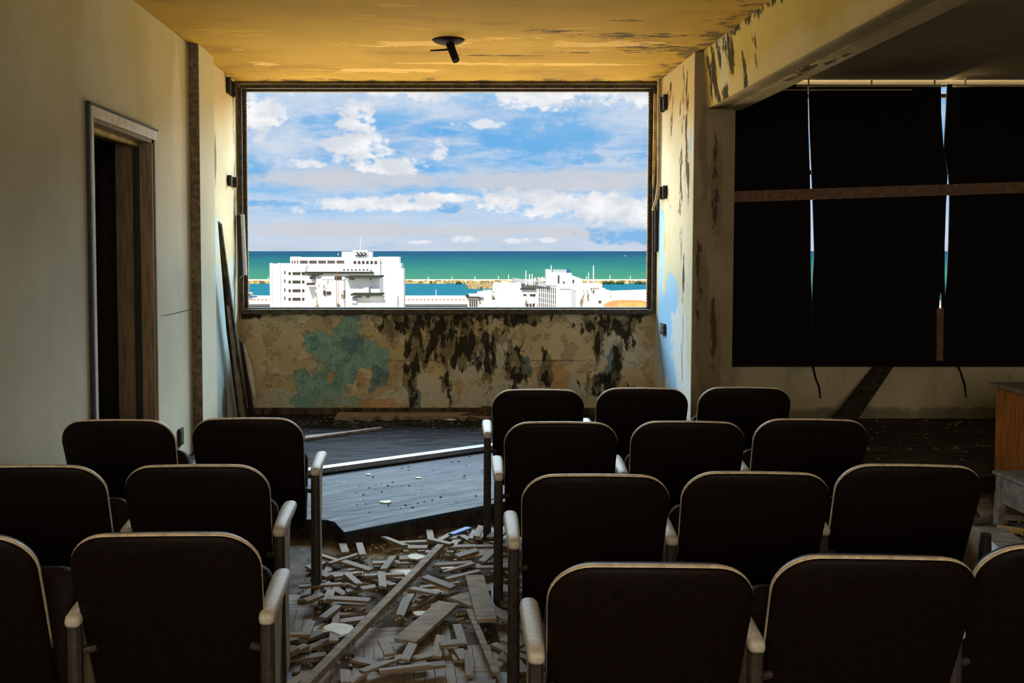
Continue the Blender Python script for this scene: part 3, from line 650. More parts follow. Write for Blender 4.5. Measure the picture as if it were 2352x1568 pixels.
for px, py, d in [(770, 1352, -55), (800, 1345, -50), (830, 1358, 25), (855, 1335, -40), (880, 1342, -40), (905, 1325, -25), (945, 1325, -10), (870, 1368, 5), (905, 1360, 4), (960, 1385, 50), (985, 1370, 60), (1010, 1355, 20), (770, 1318, 30), (785, 1324, 28), (800, 1330, 25), (820, 1315, -40), (840, 1318, -50), (890, 1292, 3), (920, 1298, 5), (985, 1245, 8), (945, 1250, 8), (925, 1262, -45), (905, 1258, -50), (1000, 1268, 3), (960, 1272, 2), (1020, 1240, 60), (1060, 1232, 75), (1075, 1243, -60), (1088, 1238, 80), (1100, 1235, 80), (1040, 1260, 80), (1060, 1265, 5), (1090, 1270, 3), (1065, 1290, -35), (1080, 1300, -40), (1040, 1305, 10), (1030, 1300, 25), (1055, 1320, 40), (1075, 1318, 15), (1010, 1290, -30), (1090, 1285, 15), (790, 1385, 20), (805, 1395, 12), (830, 1405, -40), (795, 1410, 12), (800, 1425, 18), (840, 1420, -45), (860, 1440, -60), (880, 1450, -62), (860, 1455, 15), (730, 1455, 40), (745, 1475, 45), (710, 1470, 50), (850, 1492, 3), (870, 1506, -6), (850, 1522, -25), (945, 1500, 20), (965, 1510, 30), (985, 1490, -20), (1010, 1495, -25), (925, 1540, 20), (965, 1545, 15), (930, 1555, 15), (1000, 1555, 18), (1060, 1450, 8), (1050, 1465, 5), (1065, 1480, 4), (1035, 1440, -35), (1045, 1500, -80), (1060, 1510, -75), (1090, 1505, 10), (1120, 1485, 8), (1120, 1515, 5), (1085, 1500, 4), (1075, 1420, 22), (1050, 1425, 25), (1150, 1540, 85), (1135, 1530, 88)]:
    px_loose(px, py, -ang(d) if False else ang(d))
for k in range(170):
    x = rnd.uniform(-.68, .34); y = rnd.uniform(3.3, 5.25)
    if in_view(x, y) and y < 4.85 + .55 * (x + .5): loose(x, y, rnd.choice([rnd.uniform(0, math.pi), rnd.choice([0, math.pi / 2]) + rnd.gauss(0, .25)]))
for k in range(34):
    loose(rnd.uniform(2.25, 3.5), rnd.uniform(4.0, 5.8), rnd.uniform(0, math.pi), base=.001, label='loose dusty parquet strip on the floor beside the right block of chairs', grp='loose parquet strips at the right')
bl1 = strip_mesh(SL, SW, ST); bl1.materials[0] = M['blue']; bl2 = strip_mesh(SL * .8, SW, ST); bl2.materials[0] = M['blue']
px_loose(909, 1527, ang(-14), k=0, me=bl1, label='bright blue parquet strip lying in the middle of the aisle near the viewer', grp=None, nm='blue_parquet_strip')
px_loose(1057, 1229, ang(50), k=2, me=bl2, label='slate blue parquet strip lying against the foot of the deck', grp=None, nm='blue_parquet_strip')
def scrap(px, py, r, label, z=.035, seed=1):
    c = Vector(atZ(px, py, z)); q = random.Random(seed); n = 9
    z = max(hf.get((int(c.x // CELL), int(c.y // CELL)), .0135), .0135)
    pts = [(r * (1 + q.uniform(-.35, .3)) * math.cos(2 * math.pi * k / n) * 1.25, r * (1 + q.uniform(-.35, .3)) * math.sin(2 * math.pi * k / n), 0) for k in range(n)]
    o = MB().prism(pts, (0, 0, .003)).build('paper_scrap', M['paper'], None, loc=(c.x, c.y, z + .001)); tag(o, label, 'paper scrap')
scrap(925, 1302, .055, 'largest pale scrap of paper, left of the diagonal batten near its far end', seed=2)
scrap(750, 1438, .05, 'pale oval scrap on the laid parquet beside the left aisle chair', seed=3)
scrap(782, 1458, .055, 'long pale scrap just left of the diagonal batten', seed=4)
scrap(1008, 1358, .032, 'small white scrap between the batten and the short grey board', seed=5)
scrap(955, 1285, .04, 'pale scrap under the far end of the diagonal batten', seed=6)
scrap(1025, 1292, .04, 'pale scrap right of the batten near the deck', seed=7)
scrap(967, 1398, .03, 'small yellowish scrap below the middle of the batten', seed=8)
cr = MB(); q = random.Random(5)
def crumbs(mb, x0, x1, y0, y1, n, zf, smin=.004, smax=.013):
    for _ in range(n):
        x, y = q.uniform(x0, x1), q.uniform(y0, y1); s = q.uniform(smin, smax) ** 1.0; z = zf(x, y)
        if z is None: continue
        a = q.uniform(0, 6.28); v = [(x + s * math.cos(a + k * 2.09) * q.uniform(.6, 1.3), y + s * math.sin(a + k * 2.09) * q.uniform(.6, 1.3), z) for k in range(3)] + [(x, y, z + s * .7)]
        mb.add(v, [(0, 2, 1), (0, 1, 3), (1, 2, 3), (2, 0, 3)])
crumbs(cr, -.75, .4, 3.25, 5.4, 2200, lambda x, y: .0015 if in_view(x, y) else None)
crumbs(cr, 2.2, 3.6, 4.0, 6.0, 700, lambda x, y: .001)
tag(cr.build('debris_crumbs', M['crumb']), 'fine plaster crumbs strewn over the bare aisle floor', 'debris', kind='stuff')
cr2 = MB()
crumbs(cr2, -1.3, .45, 7.4, 8.2, 200, lambda x, y: .147 if y > L2(x) + .1 else None, .005, .02)
crumbs(cr2, 2.3, 5.2, 6.6, 8.2, 160, lambda x, y: .11, .006, .03)
crumbs(cr2, -.6, .3, 5.2, 7.0, 90, lambda x, y: .11 if y > c0[1] + sl * (x - c0[0]) + .05 and y < L2(x) - .05 else None, .004, .014)
tag(cr2.build('debris_rubble', M['rubble']), 'fallen plaster rubble lying on the deck under the walls', 'debris', kind='stuff')
# on the deck
structure(MB().box((XL, YB - .035, .147), (1.5, YB, .21)).build('baseboard_back', M['plankdark'], bevel=.006))
ledge = MB(); q = random.Random(3); top_, n_ = [], 26
for k in range(n_ + 1): top_.append((-1.0 + 1.4 * k / n_, 8.02 + q.uniform(-.06, .05)))
ledge.prism([(x, y, .148) for x, y in top_] + [(.4, 8.25, .148), (-1.0, 8.25, .148)], (0, 0, .03))
tag(ledge.build('fallen_plaster_slab', M['board']), 'brown ragged slab of fallen plaster along the foot of the window wall', 'plaster slab')
wbd = [atZ(700, 1012, .15), atZ(878, 984, .16), atZ(874, 979, .17), atZ(790, 990, .17), atZ(702, 1002, .16)]
tag(MB().prism([(x, y, .149) for x, y, z in wbd], (0, 0, .02)).build('splintered_board', M['greywood']), 'grey splintered board lying on the deck behind the metal nosing', 'board')
pn = [atY(1036, 972, 8.0), atY(1112, 935, 8.2), atY(1127, 936, 8.2), atY(1140, 965, 8.15), atY(1130, 990, 8.0)]
pn[0] = (pn[0][0], 8.0, .15); pn[4] = (pn[4][0], 7.95, .15)
tag(MB().prism(pn, (.005, .02, .01)).build('broken_panel', M['plankdark']), 'dark broken panel propped on the window wall behind the front row', 'panel')
for px, py, r, lb in [(1035, 982, .035, 'yellowish plaster flake by the foot of the broken panel'), (887, 1153, .03, 'white flake lying in the middle of the blue grey deck'), (846, 1090, .02, 'small yellow flake on the deck near the metal nosing'), (962, 1098, .018, 'small white flake on the deck behind the middle')]:
    c = atZ(px, py, .111); q = random.Random(px)
    pts = [(r * q.uniform(.6, 1.2) * 1.3 * math.cos(k), r * q.uniform(.6, 1.2) * math.sin(k), 0) for k in (0, .9, 1.8, 2.8, 3.7, 4.6, 5.5)]
    tag(MB().prism(pts, (0, 0, .005)).build('plaster_flake', M['paper'], None, loc=(c[0], c[1], .111 if py > 1000 else .179)), lb, 'flake')
# ------------------------------------------------------------------ leaning planks, scraps and fittings round the window
p = [atY(500, 508, 7.32), atY(508, 515, 7.33), atY(542, 770, 7.69), atY(569, 962, 8.08), atY(547, 966, 8.08), atY(520, 760, 7.68)]
lp = empty('leaning_plank', (p[4][0], 8.1, .147)); tag(lp, 'tall rotten dark plank leaning in the corner left of the window', 'plank')
ch(MB().prism(p, (-.0, .028, .004)), 'plank_board', M['plankdark'], lp)
ch(MB().prism([Vector(v) + Vector((0, -.004, 0)) for v in (atY(520, 700, 7.585), atY(528, 705, 7.59), atY(553, 880, 7.905), atY(564, 958, 8.06), atY(551, 958, 8.06), atY(532, 800, 7.745))], (0, .004, .001)), 'bare_wood_face', M['board'], lp)
p = [atY(549, 778, 8.02), atY(556, 786, 8.02), atY(585, 964, 8.18), atY(574, 964, 8.18)]
tag(MB().prism(p, (0, .02, .004)).build('leaning_lath', M['blacktrim']), 'thin black lath leaning just right of the tall rotten plank', 'lath')
p = [atY(553, 787, 8.24), atY(563, 790, 8.24), atY(578, 840, 8.235), atY(586, 885, 8.23), atY(587, 920, 8.23), atY(578, 893, 8.23), atY(566, 850, 8.235)]
tag(MB().prism(p, (0, .004, 0)).build('torn_paper_strip', M['paper']), 'torn white paper strip hanging behind the leaning lath', 'paper strip')
p = [atY(551, 492, 8.2), atY(560, 492, 8.2), atY(566, 632, 8.2), atY(557, 632, 8.2)]
tag(MB().prism(p, (0, .03, 0)).build('metal_channel', M['alu']), 'grey metal channel standing against the left window jamb', 'channel')
p = [atY(543, 494, 8.18), atY(551, 494, 8.18), atY(557, 632, 8.18), atY(549, 640, 8.18)]
tag(MB().prism(p, (0, .03, 0)).build('black_lath', M['blacktrim']), 'black lath beside the grey metal channel at the left jamb', 'lath')
def bracket(X, y0, y1, z0, z1, label, name='wall_bracket', proud=.035):
    o = empty(name, (X, (y0 + y1) / 2, z0)); tag(o, label, 'bracket'); s_ = 1 if X < 0 else -1
    xa_, xb_ = sorted((X, X + s_ * .008)); ch(MB().box((xa_, y0, z0), (xb_, y1, z1)), 'back_plate', M['dark'], o)
    xa_, xb_ = sorted((X, X + s_ * proud))
    ch(MB().box((xa_, y1 - .03, z0), (xb_, y1 - .012, z1)), 'flange', M['frame'], o); ch(MB().box((xa_, y0, z0), (xb_, y0 + .018, z1)), 'flange', M['blacktrim'], o)
bracket(XL, 7.89, 8.13, 2.99, 3.125, 'dark metal bracket on the left wall just under the ceiling')
bracket(XL, 7.89, 8.13, 2.2, 2.29, 'dark metal bracket on the left wall halfway up the window')
bracket(XR, 7.9, 8.06, 2.85, 2.98, 'dark metal bracket high on the right wall beside the window')
bracket(XR, 7.88, 8.04, 2.09, 2.2, 'dark metal bracket on the right wall at half window height')
def socket(X, y0, y1, z0, z1, label):
    o = empty('socket_box', (X, (y0 + y1) / 2, z0)); tag(o, label, 'socket'); s_ = 1 if X < 0 else -1
    for (d, i, m_, n_) in ((.02, 0, M['blacktrim'], 'box'), (.024, .015, M['frame'], 'cover')):
        xa_, xb_ = sorted((X, X + s_ * d)); ch(MB().box((xa_, y0 + i, z0 + i), (xb_, y1 - i, z1 - i)), n_, m_, o, .003)
socket(XR, 7.86, 8.0, .915, 1.01, 'black socket box on the blue patch of the right wall')
socket(XL, 6.36, 6.45, .27, .39, 'black socket slot low on the left wall behind the front left chairs')
pp = [atY(1506, 174, 8.14), atY(1513, 186, 8.14), atY(1512, 300, 8.14), atY(1512, 420, 8.14), atY(1508, 455, 8.12), atY(1499, 482, 8.1)]
tag(MB().tube(pp, .012, 8).build('loose_conduit', M['pipe'], smooth=True), 'yellowish bent conduit hanging loose beside the right window jamb', 'conduit')
tag(MB().prism([atY(1502, 215, 8.2), atY(1509, 215, 8.2), atY(1507, 360, 8.2), atY(1502, 430, 8.2), atY(1499, 430, 8.2)], (0, .012, 0)).build('split_lath', M['ochrestrip']), 'split orange lath between conduit and right window jamb', 'lath')
tag(MB().prism([atY(1512, 180, 8.17), atY(1519, 182, 8.17), atY(1519, 480, 8.17), atY(1514, 515, 8.17), atY(1509, 480, 8.17)], (0, .02, 0)).build('black_lath', M['blacktrim']), 'black lath standing behind the loose conduit at the right jamb', 'lath')
tag(MB().prism([atY(1505, 480, 8.19), atY(1514, 480, 8.19), atY(1513, 578, 8.19), atY(1504, 578, 8.19)], (0, .02, 0)).build('black_lath', M['blacktrim']), 'short black lath below the end of the loose conduit', 'lath')
# ceiling rose with the remains of a lamp holder
cr_ = empty('ceiling_lamp_holder', (0, 6.63, ZC)); tag(cr_, 'black broken lamp holder dangling from the ochre ceiling', 'lamp holder')
MB().lathe([(.118, 0), (.108, -.010), (.085, -.022), (.04, -.03), (.0, -.032)], seg=24).build('ceiling_rose', M['dark'], cr_, True)
MB().tube([(.01, 0, -.028), (.025, -.02, -.075), (.055, -.06, -.16)], [.03, .028, .026], 12).build('socket', M['dark'], cr_)
MB().tube([(.02, -.02, -.07), (-.05, -.03, -.078), (-.13, -.03, -.082)], [.008, .007, .005], 6).build('wire', M['dark'], cr_)
# ------------------------------------------------------------------ right side: desk, bench, planks
dsk = empty('wooden_desk', (3.8, 6.35, 0)); tag(dsk, 'orange brown wooden desk with grey top at the right', 'desk')
X0, X1, Y0, Y1, H = 3.815, 5.0, 5.25, 6.36, .725
ch(MB().box((X0, Y0 + .03, .0), (X0 + .03, Y1 - .03, H - .03)), 'side_panel', M['desk'], dsk, .003)
ch(MB().box((X1 - .03, Y0 + .03, .0), (X1, Y1 - .03, H - .03)), 'side_panel', M['desk'], dsk, .003)
ch(MB().box((X0 + .03, Y1 - .06, .1), (X1 - .03, Y1 - .04, H - .03)), 'front_panel', M['desk'], dsk, .003)
ch(MB().box((X0 - .035, Y0, H - .03), (X1 + .03, Y1, H)), 'desk_top', M['greywood'], dsk, .005)
bn = empty('low_bench', (3.3, 5.45, 0)); tag(bn, 'low grey wooden bench with slanting leg in front of the desk', 'bench')
ch(MB().box((3.29, 4.75, .14), (3.31, 5.44, .30)), 'apron', M['greywood'], bn, .003)
ch(MB().box((3.275, 4.72, .30), (3.60, 5.46, .32)), 'bench_top', M['greywood'], bn, .004)
for yy in (5.40, 4.80):
    ch(MB().prism([(3.27, yy - .02, 0), (3.31, yy - .02, 0), (3.335, yy - .02, .3), (3.285, yy - .02, .3)], (0, .05, 0)), 'leg', M['greywood'], bn, .003)
    ch(MB().prism([(3.56, yy - .02, 0), (3.60, yy - .02, 0), (3.59, yy - .02, .3), (3.55, yy - .02, .3)], (0, .05, 0)), 'leg', M['greywood'], bn, .003)
a_ = atZ(2236, 1215, .05); b_ = atZ(2352, 1318, .05)
pk = empty('painted_plank', (a_[0], a_[1], .0)); tag(pk, 'thick bare plank with one white painted edge, right of the chairs', 'plank')
A = Vector((a_[0], a_[1], .02)); B = Vector((b_[0], b_[1], .02)); n = Vector(((B - A).y, -(B - A).x, 0)).normalized()
if n.x < 0: n = -n
ch(MB().prism([A, B, B + n * .17, A + n * .17], (0, 0, .05)), 'bare_face', M['board'], pk, .003)
ch(MB().prism([A - n * .004, B - n * .004, B, A], (0, 0, .053)), 'white_edge', M['paleplank'], pk)
for k, (p0, p1, w, t_, z, lb) in enumerate([((2232, 1325), (2330, 1350), .16, .018, .012, 'wide grey floorboard lying nearest the white edged plank'), ((2228, 1372), (2320, 1392), .05, .02, .012, 'narrow brown board on the floor between the two nearest right chairs'), ((2225, 1400), (2310, 1412), .05, .02, .03, 'narrow grey board stacked beside the narrow brown one'),
                                       ((2290, 1215), (2352, 1225), .07, .02, .012, 'ochre lath on the floor under the low bench'), ((2250, 1150), (2275, 1190), .10, .02, .012, 'pale short board beside the leg of the low bench'), ((2300, 1190), (2352, 1195), .06, .02, .012, 'dark lath on the floor behind the white edged plank')]):
    floor_board(p0, p1, w, t_, 'loose_board', M['ochrestrip'] if k == 3 else M['board'], lb, 'board', z)

# ------------------------------------------------------------------ outside: sea, breakwater, harbour buildings
SEA = CZ - 35.0
def seamat():
    m, t, b = new_mat('green_sea')
    p = t.node('ShaderNodeNewGeometry').outputs['Position']; s = t.sep(p)
    u = t.math('DIVIDE', 35.0 * 2100, t.math('MAXIMUM', s[1], 100.0))
    w_ = t.comb(t.math('DIVIDE', t.math('MULTIPLY', s[0], 900.0), t.math('MAXIMUM', s[1], 100.0)), u)
    n = t.noise(w_, .055, 6, .6, (.22, 1.6, 1)); n2 = t.noise(w_, .4, 4, .6, (.15, 1.4, 1))
    uu = t.math('ADD', u, t.math('MULTIPLY', t.math('SUBTRACT', n, .5), 26.0))
    k = 1 / 1.75
    S = lambda r, g, bb: tuple(v * k for v in lin(r, g, bb)[:3]) + (1,)
    col = t.ramp(t.math('DIVIDE', uu, 130.0), [(0, S(0, 80, 124)), (.08, S(8, 98, 128)), (.2, S(30, 128, 128)), (.33, S(56, 150, 128)), (.52, S(84, 166, 124)), (.56, S(70, 152, 124)), (.59, S(30, 140, 165)), (1, S(50, 145, 165))])
    col = t.mix(t.step(n2, .35, .7, 0, .35), col, t.mix(.5, col, S(10, 70, 95)))
    t.put(b.inputs['Base Color'], col); b.inputs['Roughness'].default_value = .7; b.inputs['Specular IOR Level'].default_value = .05
    return m
structure(MB().add([(-60000, 420, SEA), (60000, 420, SEA), (60000, 90000, SEA), (-60000, 90000, SEA)], [(0, 1, 2, 3)]).build('sea', seamat()))
structure(MB().add([(-900, 60, SEA + .5), (900, 60, SEA + .5), (900, 640, SEA + .5), (-900, 640, SEA + .5)], [(0, 1, 2, 3)]).build('ground', plain('city_ground', (.42, .38, .30), .9, .1, scale=.05)))
M['bwhite'] = plain('white_render', (.82, .81, .78), .8, .1, 0, .06, .4)
M['bdirty'] = plaster('stained_white_render', (.78, .76, .70, 1), (.84, .82, .78, 1), 'XZ', [((.14, .08, .025, 1), [], .5, (1, .35), 1, .04, .09, .9, 0), ((.02, .02, .012, 1), [], .55, (1, .3), 1, .09, .13, .95, 0)], scale=.2)
M['bwin'] = plain('dark_window_glass', (.035, .025, .02), .4, .4)
M['bslab'] = plain('dark_roof_edge', (.03, .035, .025), .8, .1)
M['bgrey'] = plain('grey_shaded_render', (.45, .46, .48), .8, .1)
M['rock'] = plain('breakwater_rock', (.34, .24, .10), .9, .1, 0, .8, .25)
M['pale'] = plain('pale_quay', (.75, .68, .55), .9, .1, 0, .1, .05)
M['green'] = plain('bush_green', (.035, .06, .02), .9, .1, 0, .6, .3)
M['tiles'] = plain('red_tiles', (.60, .25, .08), .8, .1, 0, .3, .6)
M['tank'] = plain('blue_tank', (.03, .06, .18), .5, .3)
M['post'] = plain('pale_post', (.8, .78, .7), .6, .2)
M['redwin'] = plain('red_brown_window', (.35, .09, .04), .7, .2)
def ob(mb, x0, y0, x1, y1, D, depth, dz=0):                  # a volume whose front spans those directions at distance D
    a = atY(x0, y1, D); b = atY(x1, y0, D); mb.box((a[0], D, a[2]), (b[0], D + depth, b[2])); return mb
def bpart(name, m, root, x0, y0, x1, y1, D, depth): return ch(ob(MB(), x0, y0, x1, y1, D, depth), name, m, root)
def wins(root, rows, D, m=None, name='window', proud=.25):
    for x0, y0, x1, y1 in rows: bpart(name, m or M['bwin'], root, x0, y0, x1, y1, D - proud, proud + .1)
def bld(name, px, D, label):
    r = empty(name, (atY(px, 700, D)[0], D, SEA)); return tag(r, label, 'building')
gz = lambda D: 576 + 34.5 * 2100 / D                         # pixel row of the ground at distance D
D = 330; g = gz(D) - 2
A1 = bld('office_building', 770, D, 'big white modernist building with rounded end and rows of dark windows')
bpart('lower_wall', M['bwhite'], A1, 622, 606, 921, g, D + 6, 16)
bpart('left_wing', M['bwhite'], A1, 622, 606, 701, g, D, 20); bpart('corner_pier', M['bwhite'], A1, 640, 604, 643, g, D - .6, 3); bpart('corner_pier', M['bwhite'], A1, 621, 604, 624, g, D - .6, 3)
bpart('upper_storey', M['bwhite'], A1, 667, 591, 872, 640, D + 4, 12)
mbc = MB(); cx, cy = atY(893, 600, D + 6)[0], D + 10; rr = 27 * D / 2100
zt, zb_ = atY(890, 590, D)[2], SEA
mbc.lathe([(rr, zb_), (rr, zt)], (cx, cy, 0), 28); ch(mbc, 'rounded_end', M['bwhite'], A1)
bpart('end_slab', M['bwhite'], A1, 905, 617, 927, g, D + 5, 12)
bpart('penthouse', M['bwhite'], A1, 785, 578, 853, 592, D + 6, 8)
bpart('parapet', M['bwhite'], A1, 667, 589.5, 690, 592, D + 3.8, 3)
wins(A1, [(x, 598, x + w, 605) for x, w in ((670, 2.5), (676, 2.5), (682, 2.5))] , D + 4)
for x0 in (689, 710, 731, 752, 773):
    wins(A1, [(x0 + k * 3.6, 598, x0 + k * 3.6 + 2.8, 605) for k in range(5)], D + 4)
wins(A1, [(812 + k * 9.6, 599, 818 + k * 9.6, 606) for k in range(6)], D + 4)
for y in (625.5, 645, 665, 684.5): wins(A1, [(652.5, y - 4, 655, y + 4), (662.5, y - 1, 667.5, y + 5.5), (671.5, y - 1, 690, y + 5.5), (693.5, y - 1, 699, y + 5.5)], D)
bpart('balcony_slab', M['bslab'], A1, 692, 624.5, 856, 628.5, D - 1, 7); bpart('balcony_parapet', M['bwhite'], A1, 704, 617, 850, 623.5, D - 1, 7)
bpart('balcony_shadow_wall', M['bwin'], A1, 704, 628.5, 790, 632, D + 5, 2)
wins(A1, [(x, 618, x + 4, 621) for x in range(788, 850, 9)], D - 1, M['bslab'], 'louvre', .2)
mb = MB()
for k in range(6): ob(mb, 818 + k * 4.2, 578 + (k % 2) * 3, 820.5 + k * 4.2, 581 + (k % 2) * 3, D + 3, 1.5)
for k in range(5): ob(mb, 816 + k * 5, 585, 819 + k * 5, 588, D + 3, 1.5)
ch(mb, 'rooftop_equipment', M['bslab'], A1)
bpart('equipment_block', M['bwhite'], A1, 810, 574.5, 844, 591, D + 4.6, 4)
a = atY(828, 577, D + 6); b = atY(828, 541, D + 6); ch(MB().tube([a, b], [.14, .07], 6), 'mast', M['bgrey'], A1)
D = 240; g = gz(D) - 2
A2 = bld('apartment_block', 760, D, 'stained white block with streaked walls in front of the big white building')
bpart('wall', M['bdirty'], A2, 725, 640, 790, g, D, 14); bpart('roof_slab', M['bslab'], A2, 707, 630, 728, 633, D, 12); bpart('side_wall', M['bwhite'], A2, 702, 634, 726, g, D + 3, 10)
bpart('roof_parapet', M['bdirty'], A2, 738, 636, 768, 641, D - .3, 6)
wins(A2, [(742, 668, 748, 677), (750, 669, 760, 676), (704, 649, 723, 656), (711, 634, 724, 641), (769, 634, 785, 642)], D - .1)
bpart('balcony', M['bdirty'], A2, 702, 655, 724, 658, D - 1, 4)
a = atY(773.5, 707, D - 1); b = atY(773.5, 625, D - 1); ch(MB().tube([a, b], [.12, .08], 6), 'downpipe', M['redwin'], A2)
D = 200; g = gz(D) - 2
A3 = bld('plain_block', 840, D, 'plain white block with flat dark edged roof pavilion at its top')
bpart('wall', M['bwhite'], A3, 795, 643, 872, g, D + 6, 12); bpart('roof_slab', M['bslab'], A3, 792, 635, 874, 638, D + 3, 12); bpart('roof_underside', M['bdirty'], A3, 800, 638, 872, 643, D + 4, 10)
bpart('lower_wall', M['bwhite'], A3, 800, 682, 912, g, D, 8); bpart('tank_room', M['bdirty'], A3, 836, 660, 848, 680, D + 5, 3)
bpart('pavilion_roof', M['bslab'], A3, 805, 675, 878, 679, D - 2, 7); bpart('pavilion_wall', M['bdirty'], A3, 820, 679, 876, 683, D - 1, 5); bpart('side_window', M['bgrey'], A3, 807, 683, 819, 696, D - .6, 1)
D = 380; g = gz(D) - 2
B1 = bld('slatted_office', 1240, D, 'white office building with long slatted facade and rooftop tank')
sA, sB = atY(1197, 645, D + 45), atY(1279, 655, D); 
def quad(px0, py0, D0, px1, py1, D1, h0, h1, th=2.0):
    a0 = Vector(atY(px0, py0, D0)); a1 = Vector(atY(px1, py1, D1)); b0 = Vector(atY(px0, h0, D0)); b1 = Vector(atY(px1, h1, D1))
    return MB().prism([a0, a1, b1, b0], (.0, th, 0))
ch(quad(1197, 651, D + 45, 1279, 662, D, g - 4, g, 6), 'facade_recess', M['bwin'], B1)
for k in range(19):
    f_ = k / 18; px_ = 1199 + 79 * (f_ ** 1.06); Dk = (D + 45) * (1 - f_) + D * f_ - 1.5
    ch(MB().box((atY(px_ - 1.0, 660, Dk)[0], Dk, SEA + 1), (atY(px_ + 1.0, 660, Dk)[0], Dk + .5, atY(px_, 650 + 11 * f_, Dk)[2])), 'slat', M['bwhite'], B1)
ch(quad(1182, 639.5, D + 48, 1280, 655, D - 2, 648, 663, 14), 'roof_fascia', M['bgrey'], B1)
for k in range(5): ch(quad(1199, 664 + 11 * k, D + 44, 1279, 676 + 12 * k, D - .6, 665.2 + 11 * k, 677.2 + 12 * k, .5), 'spandrel', M['bwhite'], B1)
bpart('end_wall', M['bwhite'], B1, 1279, 653, 1323, g, D - 2, 30); bpart('end_wall_fin', M['bgrey'], B1, 1287, 668, 1289, g, D - 2.4, 2); bpart('end_wall_fin', M['bgrey'], B1, 1292, 668, 1294, g, D - 2.4, 2)
wins(B1, [(1286 + 3.2 * k, 663, 1288 + 3.2 * k, 665) for k in range(11)], D - 2)
bpart('penthouse', M['bwhite'], B1, 1262, 627, 1313, 655, D + 6, 14); bpart('penthouse_tower', M['bwhite'], B1, 1257, 619, 1264, 655, D + 5, 8)
pm = [atY(1313, 632, D + 6), atY(1338, 641, D + 6), atY(1338, 655, D + 6), atY(1313, 655, D + 6)]; ch(MB().prism(pm, (0, 12, 0)), 'stair_wing', M['bwhite'], B1)
wins(B1, [(1281, 632, 1285, 651), (1315, 642, 1319, 651), (1293, 646, 1297, 652)], D + 6)
rl = MB()
for k in range(8): ob(rl, 1270 + k * 4.2, 619, 1271 + k * 4.2, 627, D + 6, .4)
ob(rl, 1270, 619, 1300, 620.2, D + 6, .4); ob(rl, 1270, 623, 1300, 624, D + 6, .4); ch(rl, 'roof_railing', M['bwhite'], B1)
tc = atY(1305, 627, D + 9); tt = atY(1305, 619, D + 9); ch(MB().lathe([(.9, tc[2]), (.9, tt[2])], (tc[0], D + 9, 0), 14), 'water_tank', M['tank'], B1)
for px_, y0 in ((1266, 609), (1208, 621), (1216, 629), (1222, 629), (1363, 610)):
    a = atY(px_, 655, D + 20); b = atY(px_, y0, D + 20); ch(MB().tube([a, b], [.28, .2], 6), 'mast', M['bwhite'], B1)
mb = MB(); q = random.Random(9)
for k in range(7): x_ = 1228 + k * 4; ob(mb, x_, 637 + q.uniform(-1, 3), x_ + 3, 646, D + 18, 2)
ch(mb, 'roof_clutter', M['bdirty'], B1)
D = 304; g = gz(D) - 2
B2 = bld('blank_gable', 1170, D, 'blank white gable slab with ragged top left of the slatted office')
pts = [atY(x, y, D) for x, y in ((1143, g), (1143, 653), (1150, 652), (1158, 650), (1166, 652), (1176, 650.5), (1186, 652), (1197, 651), (1197, g))]
ch(MB().prism(pts, (0, 10, 0)), 'gable_wall', M['bwhite'], B2)
pts = [atY(x, y, D + 10.5) for x, y in ((1128, g), (1133, 660), (1136, 650), (1146, 648), (1160, 646), (1166, 650), (1168, g))]
ch(MB().prism(pts, (0, 6, 0)), 'ruined_wall', M['bdirty'], B2)
B3 = bld('ruined_house', 1215, D, 'stained small house with green windows below the slatted facade')
bpart('wall', M['bdirty'], B3, 1199, 665, 1236, g, D - 6, 10); bpart('roof_slab', M['bslab'], B3, 1198, 663.5, 1232, 665.5, D - 7, 9)
wins(B3, [(1209 + 7 * k, 697, 1214 + 7 * k, 706) for k in range(3)] + [(1202, 675, 1209, 679), (1217, 675, 1230, 680)], D - 6)
D = 310; g = gz(D) - 2
B4 = bld('weathered_block', 1352, D, 'weathered white block with crumbling roof right of the slatted office')
bpart('wall', M['bdirty'], B4, 1323, 667, 1403, g, D, 14); bpart('upper_wall', M['bwhite'], B4, 1325, 652, 1383, 668, D + 6, 10)
pts = [atY(x, y, D - 1) for x, y in ((1383, g), (1383, 664), (1390, 662), (1396, 672), (1400, 675), (1404, 680), (1404, g))]; ch(MB().prism(pts, (0, 8, 0)), 'broken_wall', M['bdirty'], B4)
wins(B4, [(1357 + 4 * k, 661, 1359.5 + 4 * k, 664) for k in range(6)], D + 6); wins(B4, [(1375, 690, 1381, 696), (1386, 692, 1392, 698), (1395, 676, 1399, 684)], D)
bpart('shutter', M['pale'], B4, 1340, 692, 1358, 706, D - .3, .5)
D = 284; g = gz(D) - 2
B5 = bld('old_corner_house', 1105, D, 'low old house with dark cornice left of the blank gable')
bpart('wall', M['bdirty'], B5, 1075, 684, 1100, g, D, 12); bpart('cornice', M['bslab'], B5, 1071, 681, 1102, 684, D - 1, 14); bpart('roof', M['pale'], B5, 1078, 678, 1110, 681.5, D, 12)
bpart('rear_wall', M['bwhite'], B5, 1098, 672, 1130, g, D + 4, 10); bpart('stair_tower', M['bdirty'], B5, 1110, 667, 1130, 690, D + 6, 5); bpart('front_wall', M['bdirty'], B5, 1100, 690, 1142, g, D - 1, 5)
wins(B5, [(1078 + 5 * k, 689, 1081.5 + 5 * k, 707) for k in range(4)], D)
D = 260; g = gz(D) - 2
B6 = bld('tiled_house', 1450, D, 'house under low red tiled roof at the right end of the view')
bpart('wall', M['bwhite'], B6, 1410, 704, 1500, g, D, 14)
pts = [atY(x, y, D - 1) for x, y in ((1404, 707), (1415, 700), (1430, 695), (1470, 694.5), (1500, 696), (1505, 707))]; ch(MB().prism(pts, (0, 14, 0)), 'tiled_roof', M['tiles'], B6)
